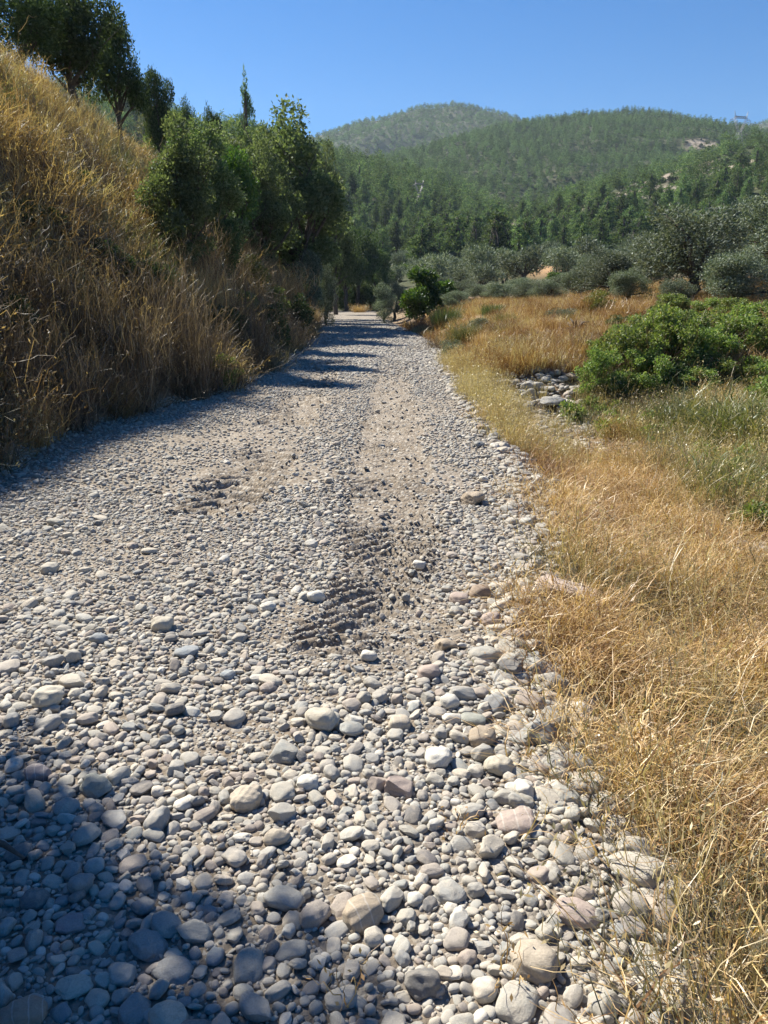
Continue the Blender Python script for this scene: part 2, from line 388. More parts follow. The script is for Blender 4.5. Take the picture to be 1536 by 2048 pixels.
# ------------------------------------------------------------------ the gravel road
PATCH = [(760, 1265, .62, .42, 1), (775, 1100, .42, .55, .9), (520, 955, .75, .75, .9), (470, 1480, .22, .16, .9), (250, 1110, .7, .6, .75), (100, 1130, .8, .5, .8),
         (860, 1150, .4, .35, .7), (810, 1460, .13, .07, .9), (700, 1380, .22, .1, .6), (330, 1230, .3, .15, .45), (820, 930, .35, .8, .6), (300, 900, .9, .9, .5), (560, 1895, .12, .1, .8), (640, 1790, .12, .1, .7)]
PC = [(on_z(a, b)[:2], sx, sy, k) for a, b, sx, sy, k in PATCH]
def track_a(y): return np.interp(y, [0, 3.2, 4.5, 8, 12, 25], [-.05, -.04, .03, .10, .12, .3])
def track_b(y): return np.interp(y, [0, 4, 7, 12, 25], [-1.55, -1.45, -1.15, -1.25, -1.3])
def tracks(x, y):
    e = .22*(fbm(x/.3, y/.6, 35, 3)-.5)
    a = sstep(.42, .28, np.abs(x-track_a(y))+e)*sstep(2.9, 3.2, y)*sstep(26, 12, y)*sstep(.10, .28, fbm(y/1.3, y*0+2, 36, 2)+.12*(y < 4.2))
    b = sstep(.42, .28, np.abs(x-track_b(y))+e)*sstep(4.0, 5.0, y)*sstep(26, 12, y)*sstep(.20, .38, fbm(y/1.3, y*0+7, 37, 2)+.15*(np.abs(y-6.8) < .9))
    return a, b
def dirt(x, y):
    d = np.clip((fbm(x/.55, y/1.1, 31, 4)-np.interp(y, [0, 2.5, 4, 8], [.53, .51, .45, .41]))*3.4, 0, .88)*np.interp(y, [0, 2, 4, 30], [.35, .5, 1, 1])
    for c, sx, sy, k in PC:
        q = np.hypot((x-c[0])/sx, (y-c[1])/sy)+.9*(fbm(x/.25, y/.25, 33, 3)-.5)
        d = np.maximum(d, k*sstep(1.15, .75, q))
    a, b = tracks(x, y)
    return np.maximum(d, .98*np.maximum(a, b))
T1 = on_z(760, 1265); T2 = on_z(520, 955); T3 = on_z(770, 1000)
def hroad(x, y):
    x = np.asarray(x, float); y = np.asarray(y, float)
    l = xl(y); r = xr(y)
    e = np.minimum(x-l, r-x)
    z = .02*np.clip(e, 0, 1) + .035*(fbm(x/.9, y/1.3, 41)-.5) + .016*(fbm(x/.16, y/.16, 43, 2)-.5)
    for tr, cx, wl, ph in zip(tracks(x, y), (track_a(y), track_b(y)), (.135, .21), (1, 2)):     # lugged tyre prints
        wv = np.sin(2*math.pi*(y + .55*np.abs(x-cx) + .28*(fbm(x/.45, y/.45, 47+ph, 3)-.5))/wl)
        z = z + (1.7 if ph == 2 else 1)*tr*(.029*np.sign(wv)*np.abs(wv)**.7*np.clip(2.4*fbm(x/.28, y/.28, 48)-.5, .12, 1.1)-.016)
    for off in (-.78, .78):                       # shallow wheel ruts
        c = (l+r)/2+off+.12*np.sin(y/5); z = z-.02*np.exp(-((x-c)/.22)**2)
    # crumbling right shoulder, left toe
    z = z - np.clip((x-r)/.5, 0, 1)**1.2*np.interp(y, [0, 10, 20, 60], [.42, .5, .2, .1]) - np.clip((l-x)/.5, 0, 1)*.15
    return z
ys = [-3.0]
while ys[-1] < 112: ys.append(ys[-1]+max(.016, .0058*max(ys[-1], 0)) if ys[-1] > .6 else ys[-1]+.1)
ys = np.array(ys); us = np.concatenate([np.linspace(-.10, .35, 70)[:-1], np.linspace(.35, 1.085, 190)])
Yg, Ug = np.meshgrid(ys, us, indexing='ij')
Xg = xl(Yg)+(xr(Yg)-xl(Yg))*Ug
Zg = hroad(Xg, Yg)
n1, n2 = Yg.shape
ii = np.arange(n1-1)[:, None]*n2+np.arange(n2-1)[None]
rm_ = mesh_from('gravel_road', np.stack([Xg, Yg, Zg], -1).reshape(-1, 3), np.stack([ii, ii+1, ii+n2+1, ii+n2], -1).reshape(-1, 4))
road = tag(put('gravel_road', rm_, road_mat()), 'dusty track of pale river gravel with tyre marks', kind='structure')
def surf(x, y):
    """top of the ground whatever it is: road or verge"""
    x = np.asarray(x, float); y = np.asarray(y, float); l = xl(y); r = xr(y)
    u = (x-l)/(r-l)
    return np.where((u > -.1) & (u < 1.085) & (y < 112), np.maximum(hroad(x, y), H(x, y)), H(x, y))

# ------------------------------------------------------------------ stones
def icos(sub):
    t = (1+5**.5)/2
    V = [(-1, t, 0), (1, t, 0), (-1, -t, 0), (1, -t, 0), (0, -1, t), (0, 1, t), (0, -1, -t), (0, 1, -t), (t, 0, -1), (t, 0, 1), (-t, 0, -1), (-t, 0, 1)]
    V = [np.array(v)/np.linalg.norm(v) for v in V]
    Fc = [(0, 11, 5), (0, 5, 1), (0, 1, 7), (0, 7, 10), (0, 10, 11), (1, 5, 9), (5, 11, 4), (11, 10, 2), (10, 7, 6), (7, 1, 8), (3, 9, 4), (3, 4, 2), (3, 2, 6), (3, 6, 8), (3, 8, 9), (4, 9, 5), (2, 4, 11), (6, 2, 10), (8, 6, 7), (9, 8, 1)]
    for _ in range(sub):
        mid = {}; G = []
        def m(a, b):
            k = (min(a, b), max(a, b))
            if k not in mid:
                v = V[a]+V[b]; V.append(v/np.linalg.norm(v)); mid[k] = len(V)-1
            return mid[k]
        for a, b, c in Fc:
            x, y, z = m(a, b), m(b, c), m(c, a); G += [(a, x, z), (b, y, x), (c, z, y), (x, y, z)]
        Fc = G
    return np.array(V), np.array(Fc)
ICO = {k: icos(k) for k in (1, 2, 3, 4)}
def stone_mesh(name, seed, sub=3, flat=.55, long=1.25, angular=0.0, rough=.10):
    """unit stone, half-length about 1 along x; river-worn, or broken when angular > 0"""
    V, Fc = ICO[sub]; V = V.copy(); r_ = np.random.default_rng(seed)
    p = r_.uniform(2.1, 3.0); V = V/(np.abs(V)**p).sum(1)[:, None]**(1/p)      # slightly boxed ellipsoid
    for k in range(6):
        d = r_.normal(size=3); d /= np.linalg.norm(d)
        V += rough*.8*np.sin(1.5*(V@d)*r_.uniform(.8, 1.5)+r_.uniform(0, 6))[:, None]*V*(.5)
    for k in range(int(3+10*angular)):                                          # flat worn or broken faces
        d = r_.normal(size=3); d /= np.linalg.norm(d); c = r_.uniform(.62, .9) if angular > 0 else r_.uniform(.8, .97)
        s = V@d; over = np.clip(s-c, 0, None); V -= (over*(.95 if angular > 0 else .7))[:, None]*d
    if sub >= 3:
        for k in range(14):
            d = r_.normal(size=3)*4.2; V += rough*.10*np.sin(V@d+r_.uniform(0, 6))[:, None]*V
    V[:, 0] *= long/1.12; V[:, 1] *= 1/1.12; V[:, 2] *= flat
    V /= np.abs(V[:, :2]).max()
    me = mesh_from(name, V, Fc, smooth=True)
    if angular > .4:
        me.polygons.foreach_set('use_smooth', np.ones(len(Fc), bool)); me.set_sharp_from_angle(angle=R(28))
    return me

def instancer(name, pts, rot, scl, idx, protos, label, parent=None):
    """one object of kind stuff: prototypes set on the vertices of a point mesh"""
    me = bpy.data.meshes.new(name); me.vertices.add(len(pts)); me.vertices.foreach_set('co', np.ascontiguousarray(pts, np.float32).ravel())
    attr(me, 'rot', np.asarray(rot, np.float32), 'FLOAT_VECTOR'); attr(me, 'scl', np.asarray(scl, np.float32), 'FLOAT_VECTOR'); attr(me, 'idx', np.asarray(idx, np.int32), 'INT')
    o = put(name, me, None, parent); tag(o, label, kind='stuff')
    g = bpy.data.node_groups.new(name, 'GeometryNodeTree')
    g.interface.new_socket('Geometry', in_out='INPUT', socket_type='NodeSocketGeometry'); g.interface.new_socket('Geometry', in_out='OUTPUT', socket_type='NodeSocketGeometry')
    N, L = g.nodes, g.links
    gi = N.new('NodeGroupInput'); go = N.new('NodeGroupOutput'); jn = N.new('GeometryNodeJoinGeometry')
    def named(nm, t):
        n = N.new('GeometryNodeInputNamedAttribute'); n.data_type = t; n.inputs[0].default_value = nm; return n.outputs[0]
    er = N.new('FunctionNodeEulerToRotation'); L.new(named('rot', 'FLOAT_VECTOR'), er.inputs[0]); sv = named('scl', 'FLOAT_VECTOR'); iv = named('idx', 'INT')
    for k, po in enumerate(protos):
        oi = N.new('GeometryNodeObjectInfo'); oi.inputs[0].default_value = po; oi.inputs['As Instance'].default_value = True; oi.transform_space = 'ORIGINAL'
        cmp_ = N.new('FunctionNodeCompare'); cmp_.data_type = 'INT'; cmp_.operation = 'EQUAL'
        si = [s for s in cmp_.inputs if s.type == 'INT']; L.new(iv, si[0]); si[1].default_value = k
        ip = N.new('GeometryNodeInstanceOnPoints'); L.new(gi.outputs[0], ip.inputs['Points']); L.new(cmp_.outputs[0], ip.inputs['Selection'])
        L.new(oi.outputs['Geometry'], ip.inputs['Instance']); L.new(er.outputs[0], ip.inputs['Rotation']); L.new(sv, ip.inputs['Scale'])
        L.new(ip.outputs[0], jn.inputs[0])
    L.new(jn.outputs[0], go.inputs[0])
    md = o.modifiers.new('scatter', 'NODES'); md.node_group = g
    return o
def proto(name, me, m):
    if len(me.materials) == 0: me.materials.append(m)
    return bpy.data.objects.new(name, me)       # not linked: only its shape is set on points

COBBLE = [stone_mesh('cobble', 100+k, 3, [.5, .6, .42, .7, .55, .38, .62, .48][k], [1.25, 1.1, 1.45, 1.15, 1.6, 1.3, 1.2, 1.35][k], rough=.12) for k in range(8)]
for me in COBBLE: me.materials.append(STONE)
CHIP = [stone_mesh('cobble', 300+k, 3, .6, 1.3, angular=.6, rough=.1) for k in range(3)]
for me in CHIP: me.materials.append(STONE)
PEB = [stone_mesh('pebble', 200+k, 2, [.5, .65, .4, .7, .55][k], [1.25, 1.1, 1.5, 1.2, 1.4][k]) for k in range(5)]
for me in PEB: me.materials.append(STONE)
GRIT = [stone_mesh('grit', 250+k, 1, .65, 1.25, rough=.25) for k in range(3)]
for me in GRIT: me.materials.append(STONE)

# stones the photograph lets one tell apart: (px, py, width px, height ratio, tint, kind, turn, label)
C_ = dict(white=(.62, .60, .54), cream=(.50, .46, .38), tan=(.40, .33, .25), pink=(.42, .34, .30), grey=(.31, .31, .30), blue=(.28, .31, .335), green=(.32, .335, .30), dark=(.17, .165, .16), brown=(.30, .23, .175), sand=(.46, .40, .32), mauve=(.29, .26, .27))
TM = {k: rock_tint('rock_'+k, v) for k, v in C_.items()}
ROCKS = [
 (1072, 1470, 84, .62, 'grey', 'a', 40, 'grey angular rock with a shaded flank, half under the dry grass edge'),
 (945, 1002, 52, .6, 'tan', 'a', 10, 'tan angular rock on the stony shoulder beside the orange grass'),
 (962, 858, 30, 1.1, 'brown', 'a', 80, 'upright pointed brown rock on the road shoulder'),
 (958, 890, 26, .7, 'grey', 'a', 30, 'small grey block just in front of the upright pointed rock'),
 (1020, 1338, 74, .7, 'dark', 'a', -50, 'long dark grey leaning slab against the dry grass'),
 (856, 1345, 50, .75, 'pink', 'r', 0, 'pinkish tan boulder in front of the tyre ruts'),
 (900, 1402, 42, .75, 'white', 'r', 20, 'round near white stone between the tyre ruts and the grass'),
 (645, 1440, 74, .5, 'cream', 'r', -30, 'long cream pitted stone lying in the mid road pebbles'),
 (797, 1442, 46, .6, 'sand', 'r', 10, 'round flat sandy stone right of the long cream stone'),
 (943, 1434, 58, .55, 'green', 'f', 0, 'flat greenish grey stone behind the olive tan cobble'),
 (962, 1472, 60, .6, 'tan', 'r', 15, 'rounded olive tan cobble behind the cream cobbles'),
 (617, 1562, 52, .5, 'white', 'r', 0, 'pale oval pebble in the middle of the sunlit gravel'),
 (874, 1516, 62, .62, 'white', 'r', -10, 'large white cobble left of the grass edge'),
 (1000, 1530, 62, .6, 'cream', 'r', 10, 'cream cobble with a brown shaded underside near the grass edge'),
 (800, 1572, 68, .6, 'pink', 'a', 5, 'flat topped pink block among the small blue pebbles'),
 (1027, 1638, 84, .6, 'pink', 'f', 0, 'large pale pink boulder near the lower grass edge'),
 (374, 1300, 56, .45, 'blue', 'f', 0, 'blue grey oval cobble on the dusty left half'),
 (457, 1346, 32, .7, 'blue', 'r', 60, 'small blue stone right below the blue grey oval cobble'),
 (94, 1396, 72, .6, 'cream', 'r', 10, 'big cream cobble on the road toward the shaded bank'),
 (190, 1572, 72, .6, 'green', 'a', -20, 'flat grey five sided slab at the rim of the tree shade'),
 (72, 1545, 56, .65, 'mauve', 'r', 20, 'mauve rounded rock at the rim of the tree shade'),
 (490, 1600, 72, .7, 'sand', 'r', 10, 'large sandy half buried stone with two chips of gravel on it'),
 (552, 1672, 60, .72, 'sand', 'a', 10, 'blocky beige stone just above the tree shade'),
 (298, 1885, 92, .85, 'grey', 'f', -20, 'biggest grey boulder lying in the foreground tree shade'),
 (730, 1825, 92, .75, 'tan', 'r', 30, 'pitted tan boulder half in sun at the tip of the shade'),
 (1075, 1925, 108, .65, 'sand', 'r', -35, 'big sandy oval boulder nearest the foreground dry grass'),
 (1155, 1822, 98, .5, 'pink', 'f', -10, 'flat pinkish boulder beside the foreground dry grass'),
 (845, 1962, 74, .85, 'dark', 'r', 0, 'round dark grey cobble beside the sunlit foreground stones'),
 (42, 2035, 98, .6, 'brown', 'r', 20, 'reddish brown cobble at the very near corner of the shade'),
 (152, 1966, 84, .5, 'cream', 'f', 25, 'pale leaf shaped cobble in the shade'),
 (268, 2012, 70, 1.0, 'grey', 'f', 75, 'flat grey oval cobble standing on end in the shade'),
 (338, 2030, 80, .7, 'cream', 'r', 20, 'pale thick cobble right of the upright grey oval'),
 (832, 1792, 36, .7, 'white', 'r', 0, 'bright white pebble right of the pitted tan boulder'),
 (345, 1932, 84, .5, 'grey', 'f', 5, 'long grey cobble in front of the biggest grey boulder'),
 (430, 1905, 56, 1.0, 'blue', 'f', 80, 'upright bluish oval cobble right of the biggest grey boulder'),
 (162, 1765, 56, .85, 'grey', 'r', 50, 'pale egg shaped stone lying in the shade'),
 (140, 1840, 62, .75, 'mauve', 'f', 30, 'flat dark mauve cobble left of the biggest grey boulder'),
 (963, 1186, 52, .7, 'brown', 'r', 20, 'brown rounded rock in the cluster by the orange grass'),
 (918, 1196, 44, .7, 'pink', 'r', -20, 'reddish rock at the inner end of the cluster by the orange grass'),
 (983, 1238, 46, .75, 'pink', 'r', 40, 'pink rounded rock below the brown rock in the edge cluster'),
 (1032, 1290, 44, .75, 'cream', 'r', 0, 'cream rounded rock pressed against the orange grass'),
 (890, 1290, 50, .55, 'tan', 'a', 10, 'flat tan broken stone beside the tyre ruts'),
 (840, 1128, 30, .6, 'white', 'r', 0, 'pale pebble on the dusty strip behind the tyre ruts'),
 (632, 1192, 40, .5, 'white', 'r', 10, 'white flat pebble on the middle of the road'),
 (534, 1212, 36, .6, 'white', 'r', 0, 'white round pebble left of the flat white pebble'),
 (325, 1250, 46, .5, 'cream', 'r', 0, 'cream oval stone on the dusty left half'),
 (200, 1275, 40, .55, 'blue', 'r', 0, 'blue grey pebble on the road toward the shaded bank'),
]
SHAPE = {'r': (.72, 1.18, 0.0), 'f': (.42, 1.3, 0.0), 'a': (.68, 1.2, .7)}
rock_xyr = []
for i, (px, py, wpx, hr, tint, kd, turn, lab) in enumerate(ROCKS):
    p = on_z(px, py, 0.02); q = np.array([p[0], p[1]]); z = float(surf(np.array([q[0]]), np.array([q[1]]))[0])
    p = on_z(px, py, z+.02); rad = wpx/2*depth_of(p)/F
    fl, lo, an = SHAPE[kd]
    me = stone_mesh('rock', 500+i, 4 if wpx > 60 else 3, fl, lo, an, rough=.16); me.materials.append(TM[tint])
    th = rad*fl
    o = put('rock', me, None, None, (p[0], p[1], z+th*.45), (R(random.uniform(-9, 9)), R(random.uniform(-9, 9)), R(turn)), (rad, rad, rad*(1.15 if hr > .8 else 1)))
    tag(o, lab, 'stone'); rock_xyr.append((p[0], p[1], rad*.9))

# packed gravel: big ones first, each smaller size fills what is left
RES = .008; X0, X1, Y0, Y1 = -4.6, 3.0, .45, 24.0
nx, ny = int((X1-X0)/RES), int((Y1-Y0)/RES)
def stamp(Mk, x, y, r):
    i, j, k = int((x-X0)/RES), int((y-Y0)/RES), max(0, int(r/RES))
    Mk[max(0, i-k):i+k+1, max(0, j-k):j+k+1] = True
placed = list(rock_xyr)
S_x, S_y, S_r = [], [], []
def big_bias(x, y):     # coarser stones near the camera and along the right shoulder
    e = xr(y)-x
    return np.clip(np.interp(y, [0, 2.2, 3.2, 5, 8], [1, 1, .55, .22, .15]) + .45*sstep(.8, .1, e)*(y < 9), 0, 1)
for rad, n in ((.052, 500), (.040, 2000), (.030, 9000), (.0215, 42000), (.0145, 95000), (.0098, 90000)):
    Mk = np.zeros((nx, ny), bool)
    for x, y, r in placed: stamp(Mk, x, y, .72*r+.52*rad)
    yy = Y0 + (Y1-Y0-.1)*rng.random(n)**(1.9 if rad < .018 else 1.5) if rad > .012 else Y0+5.5*rng.random(n)**1.25; lo = np.maximum(xl(yy)-.15, X0+.1); hi = xr(yy)+.35
    xx = lo+(hi-lo)*rng.random(n)
    D = dirt(xx, yy); bb = big_bias(xx, yy); u = rng.random(n)
    if rad > .035: keep = u < bb*(1-.95*D)
    elif rad > .025: keep = u < (.25+.75*bb)*(1-.92*D)
    elif rad > .02: keep = u < (.75+.25*bb)*(1-.96*D)
    else: keep = u < (1-.93*D)
    rs = rad*rng.uniform(.8, 1.25, n)
    for x, y, r in zip(xx[keep], yy[keep], rs[keep]):
        if Mk[int((x-X0)/RES), int((y-Y0)/RES)]: continue
        stamp(Mk, x, y, .58*(r+rad)); placed.append((x, y, r)); S_x.append(x); S_y.append(y); S_r.append(r)
nP = len(S_x)
# grit in the gaps close by, loose stones further along the road, spill down the shoulder and on the far ditch bank
def scatter(n, ya, yb, pw, xa, xb, r0, r1, dens=None):
    y = ya+(yb-ya)*rng.random(n)**pw; a, b = xa(y), xb(y); x = a+(b-a)*rng.random(n)
    if dens is not None:
        k = rng.random(n) < dens(x, y); x, y = x[k], y[k]
    return x, y, r0+(r1-r0)*rng.random(len(x))**2.2
lists = [(np.array(S_x), np.array(S_y), np.array(S_r))]
lists.append(scatter(70000, .5, 5.0, 1.2, lambda y: xl(y), lambda y: xr(y)+.4, .004, .0105, lambda x, y: .5+.2*dirt(x, y)))
lists.append(scatter(60000, 15, 62, 1.6, lambda y: xl(y)-.1, lambda y: xr(y)+.25, .014, .05, lambda x, y: (1-.6*dirt(x, y))*sstep(14, 24, y)))
lists.append(scatter(3000, 2, 25, 1.2, lambda y: xr(y)-.15, lambda y: xr(y)+.55, .02, .075))
lists.append(scatter(6500, .5, 12, 1.2, lambda y: xr(y)+.1, lambda y: xr(y)+np.interp(y, [0, 4, 12], [1.2, 1.8, 4]), .012, .07))
lists.append(scatter(3400, 11.6, 16.0, 1, lambda y: xr(y)+.4, lambda y: xr(y)+4.2, .012, .11, lambda x, y: sstep(.35, .5, fbm(x/1.5, y/1.5, 61)+.12)))
sx = np.concatenate([l[0] for l in lists]); sy = np.concatenate([l[1] for l in lists]); sr = np.concatenate([l[2] for l in lists])
n = len(sx)
idx = np.where(sr > .019, rng.integers(0, 11, n), np.where(sr > .0085, 11+rng.integers(0, 5, n), 16+rng.integers(0, 3, n)))
farm = sy > 12+3*rng.random(n); idx[farm] = 11+rng.integers(0, 5, farm.sum())
ang = (idx >= 8) & (idx < 11) & (rng.random(n) < .25); idx[ang] = rng.integers(0, 8, ang.sum())
sz = surf(sx, sy)
sc3 = sr[:, None]*rng.uniform(.85, 1.15, (n, 3)); sc3[:, 2] = sr*rng.uniform(.75, 1.25, n)
sz = sz+sc3[:, 2]*rng.uniform(.05, .38, n)
tilt = np.where(sr > .03, 14, 26); rot = np.stack([np.radians(rng.normal(0, 1, n)*tilt*.7), np.radians(rng.normal(0, 1, n)*tilt*.7), rng.uniform(0, 6.283, n)], 1)
P = np.stack([sx, sy, sz], 1)
px, py, dep = project(P)
size = np.where((px > -20) & (px < 1556) & (py < 2070) & (py > 0) & (sx < xr(sy)+.3), sr/np.clip(dep, .3, None), 0)
order = np.argsort(-size); single = order[:300]
ALLP = COBBLE+CHIP+PEB+GRIT
for k in single:                                   # the 300 that show largest: each a part of the road
    o = put('stone', ALLP[idx[k]], None, road, P[k], rot[k], sc3[k])
rest = np.ones(n, bool); rest[single] = False
pro = [proto('gravel_shape', me, STONE) for me in ALLP]
instancer('gravel', P[rest], rot[rest], sc3[rest], idx[rest], pro, 'loose grey and cream river gravel covering the track', road)

# slab and pale rocks on the verge and beyond
def verge_rock(px, py, wpx, fl, tint, turn, lab, ang=.7, lift=.4, long=1.3, seed=0, tilt=(0, 0), top=False):
    p = hit(px, py); rad = wpx/2*depth_of(p)/F
    me = stone_mesh('rock', 700+seed, 3, fl, long, ang, rough=.14); me.materials.append(TM[tint])
    tag(put('rock', me, None, None, (p[0], p[1], p[2]+rad*fl*lift), (R(tilt[0]), R(tilt[1]), R(turn)), (rad,)*3), lab, 'stone')
def slab():
    p = hit(1130, 1215); L_, W_, T_ = .165, .06, .02
    a = Acc(); r_ = np.random.default_rng(3)
    xs = np.linspace(-1, 1, 12); top = []; 
    out = [(-1, -.8), (-.5, -1), (.2, -.92), (.9, -1), (1, -.2), (.95, .7), (.4, 1), (-.3, .9), (-.85, 1), (-1, .3)]
    V = [(0, 0, T_)]+[(x*L_*.96, y*W_*.92, T_+r_.uniform(-.006, .006)) for x, y in out]+[(x*L_, y*W_, T_*.7) for x, y in out]+[(x*L_*.98, y*W_*.98, -T_) for x, y in out]
    n = len(out); Fc = [[1+i, 1+(i+1) % n, 1+n+(i+1) % n, 1+n+i][::-1] for i in range(n)]+[[1+n+i, 1+n+(i+1) % n, 1+2*n+(i+1) % n, 1+2*n+i][::-1] for i in range(n)]
    me = mesh_from('slab', np.array(V), [np.array([[0, 1+i, 1+(i+1) % n] for i in range(n)]), np.array(Fc)], False); me.materials.append(TM['pink'])
    tag(put('stone_slab', me, None, None, (p[0], p[1], p[2]+.10), (R(14), R(4), R(-34))), 'long flat pinkish stone slab lying in the dry grass verge', 'slab')
slab()
verge_rock(1160, 1290, 70, .5, 'pink', 20, 'small pinkish stone in the dry grass below the long slab', seed=1)
verge_rock(1105, 985, 46, .7, 'grey', 10, 'pale grey rock showing through the dry grass tangle', seed=2, lift=.9)
verge_rock(1125, 1090, 48, .7, 'grey', 40, 'lichen grey rock in the dry grass behind the long slab', seed=3, lift=.9)
verge_rock(1275, 600, 52, .35, 'cream', -10, 'flat pale rock on the brown mound under the big olive', seed=4)
verge_rock(1343, 816, 34, .6, 'white', 0, 'white rock in the weeds, the lower of a pair', seed=5, lift=1.2)
verge_rock(1374, 808, 38, .7, 'white', 30, 'white rock in the weeds, the taller of a pair', seed=6, lift=1.4)
verge_rock(912, 641, 44, .4, 'cream', 10, 'pale flat rock behind the small grassy tuft', seed=7)
verge_rock(1160, 655, 30, .4, 'cream', 10, 'small pale stone near the dead stump on the mound', seed=8)
verge_rock(800, 662, 36, .35, 'cream', 10, 'flat pale stone at the road shoulder by the dead branches', seed=9)
for k_, (a_, b_, w_, lab_) in enumerate(((1040, 690, 26, 'pale stone on the ditch rim under the rusty brush'), (1085, 648, 24, 'small pale stone in the brown meadow near the straw bush'), (965, 655, 22, 'small stone beside the grey green low weed'), (1210, 700, 26, 'pale stone between the rust red brush and the bright bushes'), (1140, 760, 34, 'grey stone low on the ditch bank beside the leafy bush'), (1060, 780, 40, 'rounded grey stone in the middle of the ditch bank'))):
    verge_rock(a_, b_, w_, .6, ['cream', 'sand', 'grey', 'sand', 'tan', 'grey'][k_], 30*k_, lab_, seed=30+k_)
verge_rock(1115, 712, 30, .5, 'cream', 10, 'pale stone on the rim of the rocky ditch bank', seed=10)
verge_rock(1010, 722, 30, .7, 'grey', 10, 'grey stone at the top of the rocky ditch bank', seed=11)
verge_rock(998, 770, 36, .5, 'grey', 10, 'flat grey stone halfway down the rocky ditch bank', seed=12)
verge_rock(1105, 815, 70, .3, 'grey', 15, 'broad flat grey stone at the foot of the rocky ditch bank', seed=13, lift=.9)

# ------------------------------------------------------------------ leaves, twigs and blades
def leaf_quads(P, D, L_, W_, r_):
    n = len(P); q = r_.normal(size=(n, 3)); B = np.cross(D, q); B /= np.linalg.norm(B, axis=1)[:, None]+1e-9
    L_ = (L_*r_.uniform(.7, 1.3, n))[:, None]; W_ = (W_*r_.uniform(.7, 1.3, n))[:, None]
    V = np.stack([P, P+D*L_*.5+B*W_*.5, P+D*L_, P+D*L_*.5-B*W_*.5], 1).reshape(-1, 3)
    return V, np.arange(4*n).reshape(-1, 4)
def unit(v): return v/(np.linalg.norm(v, axis=-1, keepdims=True)+1e-9)
def foliage(name, blobs, n, L_, W_, seed, up=.25, out=.5, fill=.45, m=None):
    """leaves spread through the clumps of a crown, denser toward each clump's outside"""
    r_ = np.random.default_rng(seed); C = np.array([b[0] for b in blobs], float); Rd = np.array([b[1] if np.ndim(b[1]) else [b[1]]*3 for b in blobs], float)
    wts = (Rd.prod(1))**(2/3); k = r_.choice(len(blobs), n, p=wts/wts.sum())
    d = unit(r_.normal(size=(n, 3))); rad = r_.uniform(fill, 1.0, n)**.6*(1+.18*r_.normal(size=n)*(r_.random(n) < .35))
    P = C[k]+d*Rd[k]*rad[:, None]
    D = unit(d*out+r_.normal(size=(n, 3))*.6+np.array([0, 0, up]))
    V, Fc = leaf_quads(P, D, L_, W_, r_)
    me = mesh_from(name, V, Fc, False)
    if m: me.materials.append(m)
    return me
def limbs(name, base, fork, r0, targets, seed, m=BARK, sub=2, wob=.18, sides=7):
    """tapered trunk that forks into limbs reaching for the clumps"""
    r_ = np.random.default_rng(seed); a = Acc(); base = np.array(base, float); fork = np.array(fork, float)
    n = 6; pts = [base+(fork-base)*t+np.array([*r_.normal(size=2)*wob*.4*math.sin(math.pi*t), 0]) for t in np.linspace(0, 1, n)]
    pts[0] = pts[0]-np.array([0, 0, .3]); a.tube(pts, np.linspace(r0*1.25, r0*.8, n), sides)
    for T in targets:
        T = np.array(T, float); s = pts[-1] if r_.random() < .6 else pts[-2]
        mid = (s+T)/2+r_.normal(size=3)*wob*np.linalg.norm(T-s)*.5; q = [s, (s+mid)/2+r_.normal(size=3)*.05, mid, (mid+T)/2+r_.normal(size=3)*.06, T]
        a.tube(q, np.array([.55, .42, .3, .2, .1])*r0, 5)
        for _ in range(sub):
            e = T+r_.normal(size=3)*np.linalg.norm(T-s)*.11; a.tube([mid, (mid+e)/2+r_.normal(size=3)*.04, e], np.array([.22, .14, .06])*r0, 4)
    me = a.mesh(name); me.materials.append(m); return me
def clumps(n, c, R3, r0, r1, seed, low=-1.0):
    r_ = np.random.default_rng(seed); out = []
    while len(out) < n:
        d = unit(r_.normal(size=3))
        if d[2] < low: continue
        out.append((np.array(c)+d*np.array(R3)*r_.uniform(.45, 1.0), r_.uniform(r0, r1)*np.array([1, 1, .8])))
    return out
